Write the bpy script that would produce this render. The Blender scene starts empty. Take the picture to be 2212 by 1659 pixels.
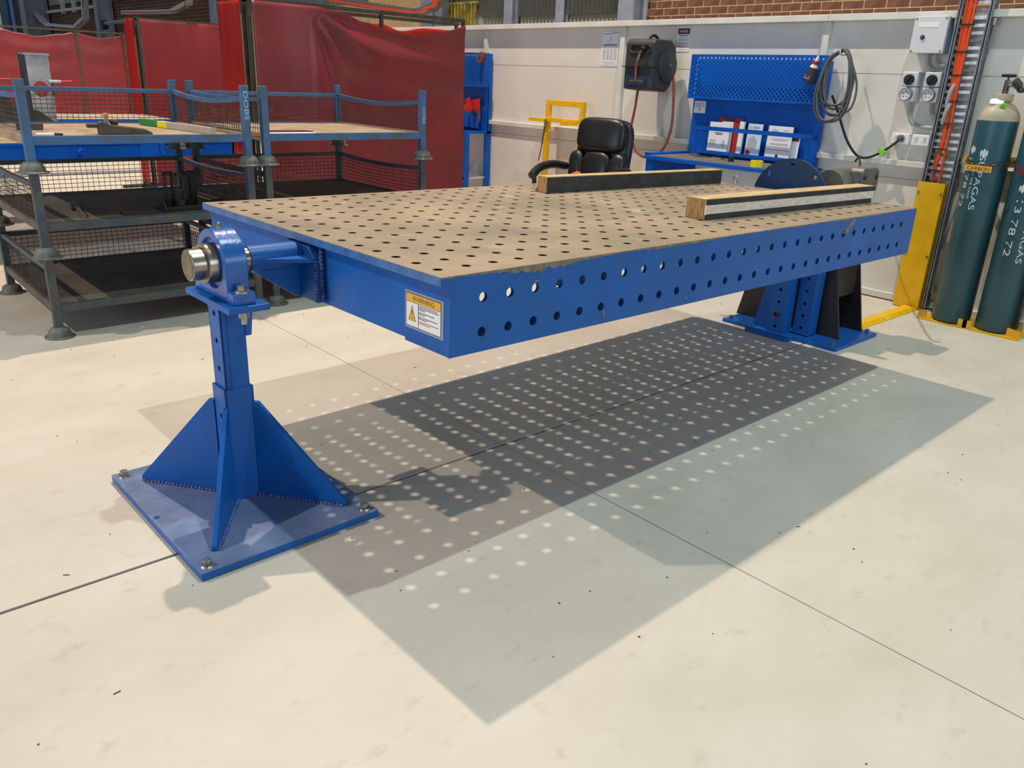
import bpy, math, random
from mathutils import Matrix, Vector, Euler
random.seed(7)
R_ = math.radians
SC = bpy.context.scene
COL = SC.collection

# ------------------------------------------------------------------ camera
cam_d = bpy.data.cameras.new('camera')
cam_d.sensor_width = 36.0
cam_d.lens = 36.0 * 1729.3 / 2212.0
cam_d.clip_start = 0.05
cam_d.clip_end = 200
cam = bpy.data.objects.new('camera', cam_d)
COL.objects.link(cam)
right = Vector((0.7494, -0.6608, 0.0403)); down = Vector((-0.2072, -0.2900, -0.9343)); fwd = Vector((0.6289, 0.6918, -0.3542))
fwd.normalize(); right = (right - fwd * right.dot(fwd)).normalized(); down = fwd.cross(right).normalized()
m = Matrix((( right.x, -down.x, -fwd.x, -1.2344), (right.y, -down.y, -fwd.y, -1.6492), (right.z, -down.z, -fwd.z, 1.3967), (0, 0, 0, 1)))
cam.matrix_world = m
SC.camera = cam

# ------------------------------------------------------------------ world, lamps, exposure
w = bpy.data.worlds.new('world'); SC.world = w; w.use_nodes = True
w.node_tree.nodes['Background'].inputs[0].default_value = (0.72, 0.86, 1.0, 1)
w.node_tree.nodes['Background'].inputs[1].default_value = 0.22
SC.view_settings.view_transform = 'Standard'
SC.view_settings.look = 'None'
SC.view_settings.gamma = 1.0
SC.view_settings.use_curve_mapping = False
SC.view_settings.exposure = 0.0

def lamp(name, kind, loc, power, color, size=0.24, target=None, spot=None, blend=0.3, size_y=None):
    d = bpy.data.lights.new(name, kind); d.energy = power; d.color = color
    if kind == 'AREA':
        d.shape = 'DISK' if size_y is None else 'RECTANGLE'; d.size = size
        if size_y: d.size_y = size_y
    else:
        d.shadow_soft_size = size / 2
    if kind == 'SPOT':
        d.spot_size = R_(spot); d.spot_blend = blend
    o = bpy.data.objects.new(name, d); COL.objects.link(o); o.location = loc
    t = Vector(target) if target else Vector(loc) + Vector((0, 0, -1))
    o.rotation_euler = (t - Vector(loc)).to_track_quat('-Z', 'Y').to_euler()
    return o
# three high bay lamps in the roof (their shadows of the table fix their places), one over the booths, daylight from the roller door behind
lamp('high_bay_lamp_screen_side', 'AREA', (2.2, 4.5, 8.2), 600, (1.0, 0.78, 0.60), 0.13)
lamp('high_bay_lamp_near_side', 'AREA', (2.2, -0.55, 8.2), 272, (0.86, 1.0, 0.92), 0.13)
lamp('high_bay_lamp_door_side', 'SPOT', (-6.1, 4.45, 8.2), 2050, (1.0, 0.83, 0.67), 0.12, (-3.0, 3.0, 0), 62, 0.35)
lamp('high_bay_lamp_booths', 'SPOT', (3.2, 11.5, 8.2), 3300, (1.0, 0.86, 0.70), 0.3, (2.4, 11.0, 0), 78, 0.6)
lamp('roller_door_daylight', 'AREA', (-10.5, 2.0, 2.2), 330, (0.62, 0.78, 1.0), 6.0, (0, 1.0, 0.9), size_y=3.6)

lamp('side_fill_light', 'AREA', (2.0, -9.5, 3.2), 270, (0.80, 0.90, 1.0), 7.0, (2.0, 0.0, 0.9), size_y=3.0)  # unseen soft fill, added to brighten the faces on the table's near side

# ------------------------------------------------------------------ materials
def s(r, g, b):
    f = lambda c: (c / 255 / 12.92) if c / 255 <= 0.04045 else (((c / 255) + 0.055) / 1.055) ** 2.4
    return (f(r), f(g), f(b), 1)
MATS = {}
def mat(name, c1, c2=None, scale=8, rough=0.5, metal=0.0, bump=0.0, bscale=None, lo=0.4, hi=0.6, c3=None, scale3=40, lo3=0.62, hi3=0.68, rough2=None, trans=0.0, coat=0.0, stretch=None, spec=0.5):
    """procedural paint: base colour, a second tone by noise, an optional third tone for chips and specks"""
    if name in MATS: return MATS[name]
    m = bpy.data.materials.new(name); m.use_nodes = True
    nt = m.node_tree; N = nt.nodes; L = nt.links
    b = N['Principled BSDF']
    b.inputs['Base Color'].default_value = c1
    b.inputs['Roughness'].default_value = rough
    b.inputs['Metallic'].default_value = metal
    b.inputs['Specular IOR Level'].default_value = spec
    if coat: b.inputs['Coat Weight'].default_value = coat; b.inputs['Coat Roughness'].default_value = 0.15
    if c2 is not None or bump:
        tc = N.new('ShaderNodeTexCoord'); vec = tc.outputs['Object']
        if stretch:
            mp = N.new('ShaderNodeMapping'); mp.inputs['Scale'].default_value = stretch
            L.new(vec, mp.inputs['Vector']); vec = mp.outputs['Vector']
    def noise(sc, det=6):
        n = N.new('ShaderNodeTexNoise'); n.inputs['Scale'].default_value = sc; n.inputs['Detail'].default_value = det
        n.inputs['Roughness'].default_value = 0.6
        L.new(vec, n.inputs['Vector']); return n.outputs['Fac']
    def ramp(fac, a, bb, colA, colB):
        r = N.new('ShaderNodeValToRGB'); e = r.color_ramp.elements
        e[0].position = a; e[1].position = bb; e[0].color = colA; e[1].color = colB
        L.new(fac, r.inputs['Fac']); return r.outputs['Color']
    if c2 is not None:
        out = ramp(noise(scale), lo, hi, c1, c2)
        if c3 is not None:
            f3 = ramp(noise(scale3, 4), lo3, hi3, (0, 0, 0, 1), (1, 1, 1, 1))
            mx = N.new('ShaderNodeMix'); mx.data_type = 'RGBA'
            L.new(f3, mx.inputs[0]); L.new(out, mx.inputs[6]); mx.inputs[7].default_value = c3
            out = mx.outputs[2]
        L.new(out, b.inputs['Base Color'])
        if rough2 is not None:
            rr = ramp(noise(scale * 1.7), lo, hi, (rough,) * 3 + (1,), (rough2,) * 3 + (1,))
            L.new(rr, b.inputs['Roughness'])
    if bump:
        bn = N.new('ShaderNodeBump'); bn.inputs['Strength'].default_value = bump; bn.inputs['Distance'].default_value = 0.004
        L.new(noise(bscale or scale * 4, 5), bn.inputs['Height']); L.new(bn.outputs['Normal'], b.inputs['Normal'])
    if trans:
        t = N.new('ShaderNodeBsdfTranslucent'); t.inputs['Color'].default_value = (min(0.9, c1[0] * 2.2), c1[1] * 0.7, c1[2] * 0.5, 1)
        ms = N.new('ShaderNodeMixShader'); ms.inputs[0].default_value = trans
        L.new(b.outputs[0], ms.inputs[1]); L.new(t.outputs[0], ms.inputs[2]); L.new(ms.outputs[0], N['Material Output'].inputs['Surface'])
    MATS[name] = m
    return m
mat('concrete', s(206, 201, 190), s(193, 187, 173), 1.6, 0.42, bump=0.03, bscale=60, lo=0.32, hi=0.70, c3=s(184, 176, 160), scale3=9, lo3=0.60, hi3=0.78, rough2=0.55, stretch=(1, 1.6, 1))
mat('joint_filler', s(62, 60, 58), s(90, 88, 84), 60, 0.9, bump=0.3)
mat('joint_patch', s(140, 142, 138), s(96, 98, 98), 30, 0.8)
mat('blue', s(17, 93, 176), s(18, 88, 164), 5, 0.36, c3=s(70, 100, 140), scale3=70, lo3=0.80, hi3=0.82, rough2=0.45, spec=0.35)
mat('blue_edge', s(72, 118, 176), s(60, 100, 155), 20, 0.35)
mat('blue_plate', s(122, 140, 176), s(98, 118, 154), 5, 0.38, metal=0.15, c3=s(112, 108, 102), scale3=7, lo3=0.60, hi3=0.72, rough2=0.5)
mat('blue_bright', s(8, 96, 206), s(6, 88, 192), 3, 0.45, spec=0.25)
mat('blue_desk', s(6, 92, 192), s(5, 84, 180), 4, 0.45, spec=0.25)
mat('steel_top', s(178, 158, 132), s(138, 126, 110), 1.7, 0.5, metal=0.15, lo=0.34, hi=0.64, c3=s(190, 178, 158), scale3=5.5, lo3=0.60, hi3=0.72, rough2=0.4, bump=0.03, bscale=40)
mat('worn_edge', s(150, 142, 128), s(120, 112, 98), 30, 0.4, metal=0.6)
mat('shaft_steel', s(168, 160, 148), s(140, 130, 116), 9, 0.28, metal=0.9)
mat('shaft_face', s(150, 136, 116), s(128, 112, 92), 14, 0.5, metal=0.6)
mat('zinc', s(190, 188, 182), s(160, 156, 148), 40, 0.3, metal=0.85)
mat('brass', s(176, 150, 80), rough=0.3, metal=0.9)
mat('black_plate', s(34, 30, 28), s(58, 46, 38), 4, 0.45, lo=0.45, hi=0.7)
mat('black_hole', s(14, 16, 20), rough=0.8)
mat('weld', s(40, 70, 130), s(90, 110, 160), 60, 0.25, bump=0.6, bscale=160)
mat('timber', s(214, 188, 140), s(178, 146, 98), 5, 0.7, stretch=(1.5, 18, 18), bump=0.06)
mat('timber_end', s(196, 158, 104), s(150, 112, 66), 4, 0.75, stretch=(3, 40, 6))
mat('timber_pale', s(248, 242, 230), s(230, 218, 200), 6, 0.7, stretch=(3, 10, 10), c3=s(150, 104, 80), scale3=9, lo3=0.70, hi3=0.78)
mat('rubber', s(40, 43, 45), s(54, 57, 58), 12, 0.75, bump=0.04)
mat('stillage_blue', s(62, 104, 152), s(74, 88, 96), 9, 0.55, lo=0.42, hi=0.66, c3=s(88, 72, 58), scale3=26, lo3=0.66, hi3=0.72)
mat('stillage_grey', s(70, 80, 84), s(84, 84, 80), 9, 0.6, c3=s(96, 78, 60), scale3=22, lo3=0.64, hi3=0.72)
mat('stillage_mix', s(58, 72, 88), s(84, 82, 76), 7, 0.6, c3=s(62, 100, 150), scale3=6, lo3=0.56, hi3=0.66)
mat('deck_dust', s(168, 146, 120), s(142, 122, 100), 6, 0.75, c3=s(112, 98, 84), scale3=11, lo3=0.66, hi3=0.74)
mat('deck_dark', s(104, 94, 84), s(84, 78, 72), 6, 0.7)
mat('wire', s(56, 50, 46), s(84, 72, 58), 14, 0.6)
mat('cup_grey', s(108, 110, 106), s(86, 86, 82), 16, 0.6, c3=s(96, 78, 60), scale3=24, lo3=0.66, hi3=0.74)
mat('curtain_red_lit', s(206, 44, 30), s(190, 40, 30), 3, 0.3, trans=0.45)  # brighter red than the maroon: backlight painted into the colour
mat('curtain', s(142, 46, 54), s(120, 50, 56), 2.2, 0.36, trans=0.16, lo=0.35, hi=0.7, c3=s(128, 74, 72), scale3=3.0, lo3=0.60, hi3=0.82)
mat('screen_frame', s(62, 57, 50), s(78, 70, 60), 12, 0.6, metal=0.2)
mat('tin_panel', s(226, 223, 216), s(219, 216, 208), 2, 0.55)
mat('rail_cream', s(224, 224, 216), s(214, 212, 202), 4, 0.5)
mat('column_grey', s(158, 166, 184), s(142, 150, 168), 4, 0.5)
mat('column_dark', s(120, 122, 130), s(104, 106, 112), 4, 0.55)
mat('brick', s(132, 88, 70), s(104, 72, 60), 6, 0.85, bump=0.15, bscale=50)
mat('mortar', s(236, 206, 148), s(222, 188, 130), 20, 0.9)
mat('cladding_dark', s(74, 78, 70), s(62, 66, 60), 3, 0.6)
mat('cladding_light', s(170, 168, 152), s(150, 148, 134), 3, 0.6)
mat('cladding_green', s(104, 126, 126), s(90, 110, 112), 3, 0.6)
mat('cladding_yellow', s(176, 160, 70), s(120, 112, 60), 6, 0.6)
mat('tan_board', s(214, 184, 134), s(196, 166, 118), 3, 0.8)
mat('yellow', s(240, 192, 20), s(228, 178, 14), 6, 0.4)
mat('yellow_dull', s(220, 170, 36), s(196, 150, 34), 8, 0.5)
mat('white', s(238, 238, 238), rough=0.5)
mat('paper', s(232, 234, 240), rough=0.7)
mat('paper_blue', s(206, 224, 244), rough=0.6)
mat('paper_grey', s(176, 178, 184), rough=0.7)
mat('ink', s(36, 36, 44), rough=0.7)
mat('ink_grey', s(130, 132, 140), rough=0.7)
mat('ink_blue', s(60, 110, 170), rough=0.7)
mat('ink_red', s(190, 40, 40), rough=0.7)
mat('maroon', s(92, 34, 44), rough=0.5)
mat('sign_amber', s(232, 178, 62), rough=0.45)
mat('sign_silver', s(150, 160, 184), rough=0.35, metal=0.2)
mat('red', s(196, 34, 40), rough=0.5)
mat('red_dark', s(160, 36, 34), rough=0.55)
mat('grey_plastic', s(214, 216, 220), rough=0.45)
mat('blue_grey_plastic', s(136, 158, 196), rough=0.45)
mat('conduit', s(172, 174, 170), rough=0.5)
mat('galv', s(222, 225, 228), s(198, 202, 206), 20, 0.35, metal=0.25)
mat('galv_dark', s(132, 136, 142), s(112, 116, 122), 16, 0.45, metal=0.25)
mat('orange_cable', s(232, 84, 26), rough=0.45)
mat('cable_grey', s(92, 92, 88), rough=0.55)
mat('cable_black', s(34, 34, 34), rough=0.5)
mat('cable_tie', s(22, 22, 22), rough=0.5)
mat('tag_green', s(120, 214, 40), rough=0.5)
mat('leather', s(26, 25, 26), s(36, 34, 34), 12, 0.36, bump=0.10, bscale=55)
mat('leather_worn', s(40, 37, 36), s(24, 23, 24), 7, 0.34, bump=0.35, bscale=26)
mat('black_plastic', s(30, 31, 33), rough=0.5)
mat('reel_plastic', s(48, 48, 48), s(56, 55, 54), 20, 0.55, bump=0.05)
mat('reel_dark', s(20, 20, 22), rough=0.6)
mat('hose', s(170, 84, 60), s(150, 72, 54), 10, 0.5)
mat('orange', s(244, 112, 36), rough=0.8)
mat('gas_green', s(40, 84, 98), s(46, 92, 102), 3, 0.36, c3=s(150, 170, 164), scale3=38, lo3=0.80, hi3=0.83)
mat('gas_shoulder', s(186, 178, 152), s(170, 162, 138), 6, 0.45)
mat('gas_white', s(206, 220, 224), rough=0.5)
mat('valve', s(120, 112, 100), s(90, 84, 76), 20, 0.35, metal=0.8)
mat('chain_steel', s(120, 100, 72), s(90, 72, 50), 40, 0.5, metal=0.6)
mat('motor_grey', s(122, 118, 114), s(98, 94, 92), 9, 0.45, metal=0.25)
mat('desk_rubber', s(112, 108, 104), s(96, 92, 90), 8, 0.8)
mat('tape_yellow', s(240, 224, 20), rough=0.35)
mat('steel_silver', s(196, 198, 204), s(166, 168, 176), 6, 0.32, metal=0.6)
mat('steel_dark', s(66, 68, 74), s(54, 54, 58), 7, 0.45, metal=0.3)
mat('casting', s(62, 58, 52), s(86, 78, 66), 12, 0.7, bump=0.3)
mat('green_paint', s(34, 130, 66), rough=0.5)
mat('yellow_paint', s(232, 214, 40), rough=0.5)
mat('bare_bar', s(182, 178, 168), rough=0.45, metal=0.3)
mat('glue_dark', s(48, 42, 62), rough=0.4)
mat('cream_label', s(226, 206, 170), rough=0.5)
mat('grey_speck', s(88, 84, 76), rough=0.9)
mat('chalk', s(170, 200, 224), rough=0.8)

# ------------------------------------------------------------------ writing: every word is turned into a mesh once, up front
WORDS = ['WARNING', '!', 'DANGER', '4', 'DOBS', 'CARBON', 'SUPAGAS', 'YES WE CAN!', '13 78 72', 'AINZI', 'GCR 1', '2']
TEXT = {}
_tmp = []
for wd in WORDS:
    cu = bpy.data.curves.new('lettering', 'FONT'); cu.body = wd; cu.size = 1.0; cu.resolution_u = 3
    cu.align_x = 'CENTER'; cu.align_y = 'CENTER'
    o = bpy.data.objects.new('lettering', cu); COL.objects.link(o); _tmp.append((wd, o, cu))
bpy.context.view_layer.update()
dg = bpy.context.evaluated_depsgraph_get()
for wd, o, cu in _tmp:
    me = o.evaluated_get(dg).to_mesh()
    vs = [tuple(v.co) for v in me.vertices]; fs = [tuple(p.vertices) for p in me.polygons]
    xs = [v[0] for v in vs]; ys = [v[1] for v in vs]
    TEXT[wd] = ([((x - (min(xs) + max(xs)) / 2) / (max(xs) - min(xs)), (y - (min(ys) + max(ys)) / 2) / (max(ys) - min(ys))) for x, y, z in vs], fs)
    o.evaluated_get(dg).to_mesh_clear()
for wd, o, cu in _tmp:
    bpy.data.objects.remove(o); bpy.data.curves.remove(cu)

# ------------------------------------------------------------------ mesh helpers
class MB:
    def __init__(s): s.v = []; s.f = []
    def add(s, vs, fs):
        n = len(s.v); s.v += [tuple(p) for p in vs]; s.f += [tuple(i + n for i in q) for q in fs]; return s
    def box(s, x0, x1, y0, y1, z0, z1):
        return s.add([(x0, y0, z0), (x1, y0, z0), (x1, y1, z0), (x0, y1, z0), (x0, y0, z1), (x1, y0, z1), (x1, y1, z1), (x0, y1, z1)],
                     [(0, 3, 2, 1), (4, 5, 6, 7), (0, 1, 5, 4), (1, 2, 6, 5), (2, 3, 7, 6), (3, 0, 4, 7)])
    def obox(s, c, size, rot=(0, 0, 0)):
        M = Euler(rot).to_matrix(); c = Vector(c); a, b, d = [q / 2 for q in size]
        vs = [c + M @ Vector(p) for p in [(-a, -b, -d), (a, -b, -d), (a, b, -d), (-a, b, -d), (-a, -b, d), (a, -b, d), (a, b, d), (-a, b, d)]]
        return s.add(vs, [(0, 3, 2, 1), (4, 5, 6, 7), (0, 1, 5, 4), (1, 2, 6, 5), (2, 3, 7, 6), (3, 0, 4, 7)])
    def beam(s, p0, p1, w, h, up=(0, 0, 1)):
        p0 = Vector(p0); p1 = Vector(p1); d = (p1 - p0).normalized(); u = Vector(up)
        x = d.cross(u).normalized() * (w / 2); z = x.cross(d).normalized() * (h / 2)
        vs = [p + a for p in (p0, p1) for a in (-x - z, x - z, x + z, -x + z)]
        return s.add(vs, [(0, 1, 2, 3), (7, 6, 5, 4), (0, 4, 5, 1), (1, 5, 6, 2), (2, 6, 7, 3), (3, 7, 4, 0)])
    def prism(s, pts, axis, a0, a1):
        """polygon in the plane normal to axis (x: y,z / y: x,z / z: x,y) swept from a0 to a1"""
        f = {'x': lambda p, a: (a, p[0], p[1]), 'y': lambda p, a: (p[0], a, p[1]), 'z': lambda p, a: (p[0], p[1], a)}[axis]
        n = len(pts); vs = [f(p, a0) for p in pts] + [f(p, a1) for p in pts]
        fs = [tuple(range(n))[::-1], tuple(range(n, 2 * n))] + [(i, (i + 1) % n, n + (i + 1) % n, n + i) for i in range(n)]
        return s.add(vs, fs)
    def cyl(s, p0, p1, r, r1=None, n=16, caps=True):
        p0 = Vector(p0); p1 = Vector(p1); r1 = r if r1 is None else r1
        d = (p1 - p0).normalized(); a = Vector((0, 0, 1)) if abs(d.z) < 0.9 else Vector((1, 0, 0))
        x = d.cross(a).normalized(); y = d.cross(x)
        vs = [p + (x * math.cos(2 * math.pi * i / n) + y * math.sin(2 * math.pi * i / n)) * rr for p, rr in ((p0, r), (p1, r1)) for i in range(n)]
        fs = [(i, n + i, n + (i + 1) % n, (i + 1) % n) for i in range(n)]
        if caps: fs += [tuple(range(n)), tuple(range(2 * n - 1, n - 1, -1))]
        return s.add(vs, fs)
    def lathe(s, prof, c=(0, 0, 0), axis='z', n=24):
        vs = []; k = len(prof)
        for i in range(n):
            a = 2 * math.pi * i / n
            for r, h in prof:
                p = {'z': (r * math.cos(a), r * math.sin(a), h), 'x': (h, r * math.cos(a), r * math.sin(a)), 'y': (r * math.sin(a), h, r * math.cos(a))}[axis]
                vs.append((p[0] + c[0], p[1] + c[1], p[2] + c[2]))
        fs = [(i * k + j, ((i + 1) % n) * k + j, ((i + 1) % n) * k + j + 1, i * k + j + 1) for i in range(n) for j in range(k - 1)]
        return s.add(vs, fs)
    def tube(s, path, r, n=8, closed=False, sm=0):
        P = [Vector(p) for p in path]
        if sm: P = smooth_path(P, sm, closed)
        k = len(P); vs = []; ref = None
        for i, p in enumerate(P):
            t = (P[(i + 1) % k] - P[i - 1]) if (closed or 0 < i < k - 1) else (P[1] - P[0] if i == 0 else P[-1] - P[-2])
            t = t.normalized()
            if ref is None: ref = t.cross(Vector((0.31, 0.2, 0.93))).normalized()
            ref = (ref - t * ref.dot(t)).normalized(); y = t.cross(ref)
            vs += [p + (ref * math.cos(2 * math.pi * j / n) + y * math.sin(2 * math.pi * j / n)) * r for j in range(n)]
        fs = []
        for i in range(k if closed else k - 1):
            a = i * n; b = ((i + 1) % k) * n
            fs += [(a + j, a + (j + 1) % n, b + (j + 1) % n, b + j) for j in range(n)]
        if not closed: fs += [tuple(range(n))[::-1], tuple(range((k - 1) * n, k * n))]
        return s.add(vs, fs)
    def superell(s, c, r, e1=0.4, e2=0.4, n=24, rot=(0, 0, 0)):
        M = Euler(rot).to_matrix(); sp = lambda t, e: math.copysign(abs(t) ** e, t); vs = []; h = n // 2
        for i in range(h + 1):
            la = -math.pi / 2 + math.pi * i / h
            for j in range(n):
                lo = 2 * math.pi * j / n
                q = Vector((r[0] * sp(math.cos(la), e1) * sp(math.cos(lo), e2), r[1] * sp(math.cos(la), e1) * sp(math.sin(lo), e2), r[2] * sp(math.sin(la), e1)))
                vs.append(Vector(c) + M @ q)
        fs = [(i * n + j, i * n + (j + 1) % n, (i + 1) * n + (j + 1) % n, (i + 1) * n + j) for i in range(h) for j in range(n)]
        return s.add(vs, fs)
    def ring(s, c, R, r, axis='z', n=24, k=8):
        P = []
        for i in range(n):
            a = 2 * math.pi * i / n; q = (R * math.cos(a), R * math.sin(a))
            P.append({'z': (c[0] + q[0], c[1] + q[1], c[2]), 'x': (c[0], c[1] + q[0], c[2] + q[1]), 'y': (c[0] + q[0], c[1], c[2] + q[1])}[axis])
        return s.tube(P, r, k, closed=True)
    def hex(s, c, r, h, axis='z'):
        x, y, z = c; d = {'z': (0, 0, h), 'x': (h, 0, 0), 'y': (0, h, 0)}[axis]
        return s.cyl(c, (x + d[0], y + d[1], z + d[2]), r, n=6)
    def holed(s, xe, ye, holes, r, z0, z1, n=16, fn=None):
        """plate between z0 and z1 whose cells (i,j) in holes carry a round hole of radius r; fn maps (x,y,z) into place"""
        fn = fn or (lambda x, y, z: (x, y, z)); assert n % 8 == 0
        for i in range(len(xe) - 1):
            for j in range(len(ye) - 1):
                a, b, c, d = xe[i], xe[i + 1], ye[j], ye[j + 1]
                if (i, j) not in holes:
                    s.add([fn(a, c, z1), fn(b, c, z1), fn(b, d, z1), fn(a, d, z1), fn(a, c, z0), fn(b, c, z0), fn(b, d, z0), fn(a, d, z0)], [(0, 1, 2, 3), (7, 6, 5, 4)])
                    continue
                cx, cy = (a + b) / 2, (c + d) / 2
                if isinstance(holes, dict): cx, cy = holes[(i, j)]
                O = []; H = []
                for k in range(n):
                    t = 2 * math.pi * k / n; co, si = math.cos(t), math.sin(t)
                    mx = max(abs(co), abs(si)); qx, qy = co / mx, si / mx
                    O.append((cx + qx * (b - cx if qx > 0 else cx - a), cy + qy * (d - cy if qy > 0 else cy - c))); H.append((cx + r * co, cy + r * si))
                vs = [fn(x, y, z1) for x, y in O] + [fn(x, y, z1) for x, y in H] + [fn(x, y, z0) for x, y in H] + [fn(x, y, z0) for x, y in O]
                fs = []
                for k in range(n):
                    q = (k + 1) % n
                    fs += [(k, q, n + q, n + k), (n + k, n + q, 2 * n + q, 2 * n + k), (2 * n + k, 2 * n + q, 3 * n + q, 3 * n + k)]
                s.add(vs, fs)
        X0, X1, Y0, Y1 = xe[0], xe[-1], ye[0], ye[-1]
        for (p, q) in (((X0, Y0), (X1, Y0)), ((X1, Y0), (X1, Y1)), ((X1, Y1), (X0, Y1)), ((X0, Y1), (X0, Y0))):
            s.add([fn(p[0], p[1], z0), fn(q[0], q[1], z0), fn(q[0], q[1], z1), fn(p[0], p[1], z1)], [(0, 1, 2, 3)])
        return s
    def text(s, word, fn, w, h):
        vs, fs = TEXT[word]
        return s.add([fn(x * w, y * h) for x, y in vs], fs)
    def mesh(s, name, smooth=None):
        me = bpy.data.meshes.new(name); me.from_pydata([tuple(p) for p in s.v], [], s.f); me.validate(); me.update()
        if smooth:
            me.polygons.foreach_set('use_smooth', [True] * len(me.polygons)); me.set_sharp_from_angle(angle=R_(smooth))
        return me
    def build(s, name, m, parent=None, bevel=0, smooth=None, kind=None, flip=False):
        import bmesh
        me = s.mesh(name)
        bm = bmesh.new(); bm.from_mesh(me); bmesh.ops.recalc_face_normals(bm, faces=bm.faces); bm.to_mesh(me); bm.free()
        if smooth:
            me.polygons.foreach_set('use_smooth', [True] * len(me.polygons)); me.set_sharp_from_angle(angle=R_(smooth))
        o = bpy.data.objects.new(name, me); COL.objects.link(o)
        for q in (m if isinstance(m, (list, tuple)) else [m]): me.materials.append(MATS[q])
        if parent: o.parent = parent
        if bevel:
            bv = o.modifiers.new('bevel', 'BEVEL'); bv.width = bevel; bv.segments = 2; bv.limit_method = 'ANGLE'; bv.angle_limit = R_(40)
        if kind: o['kind'] = kind
        return o
def smooth_path(P, k, closed=False):
    out = []; n = len(P)
    for i in range(n if closed else n - 1):
        p0 = P[i - 1] if (closed or i > 0) else P[0]; p1 = P[i]; p2 = P[(i + 1) % n]; p3 = P[(i + 2) % n] if (closed or i + 2 < n) else P[-1]
        for j in range(k):
            t = j / k
            out.append(0.5 * ((2 * p1) + (p2 - p0) * t + (2 * p0 - 5 * p1 + 4 * p2 - p3) * t * t + (3 * p1 - p0 - 3 * p2 + p3) * t ** 3))
    if not closed: out.append(P[-1])
    return out
def tag(o, label, cat, group=None):
    o['label'] = label; o['category'] = cat
    if group: o['group'] = group
    return o
def thing(name, label, cat, loc=(0, 0, 0), rot=(0, 0, 0), group=None):
    o = bpy.data.objects.new(name, None); COL.objects.link(o); o.location = loc; o.rotation_euler = rot; o.empty_display_size = 0.1
    return tag(o, label, cat, group)
def struct(o): o['kind'] = 'structure'; return o
def dup(root, loc, label=None, group=None, rot=None):
    def cp(o, par):
        c = o.copy(); COL.objects.link(c); c.parent = par
        for ch in KIDS.get(o.name, []): cp(ch, c)
        return c
    KIDS = {}
    for o in bpy.data.objects:
        if o.parent: KIDS.setdefault(o.parent.name, []).append(o)
    r = cp(root, None); r.location = loc
    if rot: r.rotation_euler = rot
    if label: r['label'] = label
    if group: r['group'] = group
    return r
B = MB

# ================================================================== THE SETTING
JU, JV = 0.7484, 0.5739          # saw cuts in the slab
floor = struct(B().box(-9, 24, -8, 44, -0.06, -0.007).build('floor', 'joint_filler'))
for x0, x1 in ((-9, JU - 0.002), (JU + 0.002, 24)):
    for y0, y1 in ((-8, JV - 0.0065), (JV + 0.0065, 44)):
        B().box(x0, x1, y0, y1, -0.03, 0.0).build('slab', 'concrete', floor)
jf = B()
x = 0.05
while x < 3.1:
    l = random.uniform(0.05, 0.22)
    jf.box(x, x + l, JV - 0.0035 + random.uniform(-0.001, 0.001), JV + 0.0045, -0.02, -0.0012 + random.uniform(-0.001, 0.0008)); x += l + random.uniform(0.0, 0.02)
jf.build('joint_filling', 'joint_patch', floor)
sp = B()
for i in range(170):              # grit and swarf lying on the concrete
    u = random.uniform(-1.4, 3.6); v = random.uniform(-1.6, 3.0); a = random.uniform(0, 3.14); l = random.uniform(0.002, 0.006); q = random.uniform(0.001, 0.003)
    if random.random() < 0.16: l *= 3.0; q = 0.0012
    sp.obox((u, v, 0.0012), (l, q * 1.6, 0.0024), (0, 0, a))
B().box(-6, 12, 10.25, 10.55, 0.0, 0.004).build('floor_channel', 'galv_dark', floor)
sp.build('grit', 'grey_speck', floor, kind='stuff')

WU = 4.68                         # face of the sheeted partition
wall = struct(B().box(WU + 0.012, WU + 0.05, -3.2, 7.6, 0.0, 1.90).build('wall_back', 'tin_panel'))
posts = [-3.2, -0.3, 1.603, 3.55, 5.47, 7.6]
for a, b in zip(posts, posts[1:]):
    for z0, z1 in ((0.03, 0.858), (0.862, 1.5415), (1.5455, 1.90)):
        B().box(WU, WU + 0.012, a + 0.002, b - 0.002, z0, z1).build('wall_sheet', 'tin_panel', wall)
for p in posts[1:5]:
    B().box(WU - 0.035, WU, p - 0.027, p + 0.027, 0.05, 1.885).build('wall_post', 'rail_cream', wall, bevel=0.003)
for a, b in zip(posts, posts[1:]):
    B().prism([(WU - 0.07, 1.885), (WU + 0.05, 1.885), (WU + 0.05, 1.93), (WU - 0.07, 1.93)], 'y', a, b).build('top_rail', 'rail_cream', wall, bevel=0.003)
    B().box(WU - 0.045, WU, a + 0.027, b - 0.027, 0.945, 0.985).build('girt', 'rail_cream', wall, bevel=0.003)
    B().box(WU - 0.03, WU, a + 0.027, b - 0.027, 0.008, 0.055).build('base_rail', 'rail_cream', wall, bevel=0.003)

FU = 7.6                          # the shed's outer wall behind the partition
wfar = struct(B().box(FU, FU + 0.2, -6, 43, 0, 5.0).build('wall_far', 'mortar'))
brick_me = None
def brick_mesh():
    global brick_me
    if brick_me is None:
        o = B().box(-0.004, 0.01, -0.1145, 0.1145, -0.0375, 0.0375).build('brick', 'brick'); brick_me = o.data; bpy.data.objects.remove(o)
    return brick_me
for r in range(8):
    for c in range(30):
        v = 5.74 - c * 0.24 - (0.12 if r % 2 else 0)
        o = bpy.data.objects.new('brick', brick_mesh()); COL.objects.link(o); o.parent = wfar
        o.location = (FU, v, 2.03 + r * 0.086); o.rotation_euler = (random.uniform(-0.006, 0.006), 0, random.uniform(-0.01, 0.01))
far = B()
for r in range(17):
    for c in range(72):
        v = 18.4 + c * 0.24 + (0.12 if r % 2 else 0)
        far.box(FU - 0.006, FU + 0.01, v - 0.115, v + 0.115, 2.25 + r * 0.086 - 0.038, 2.25 + r * 0.086 + 0.038)
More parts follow.
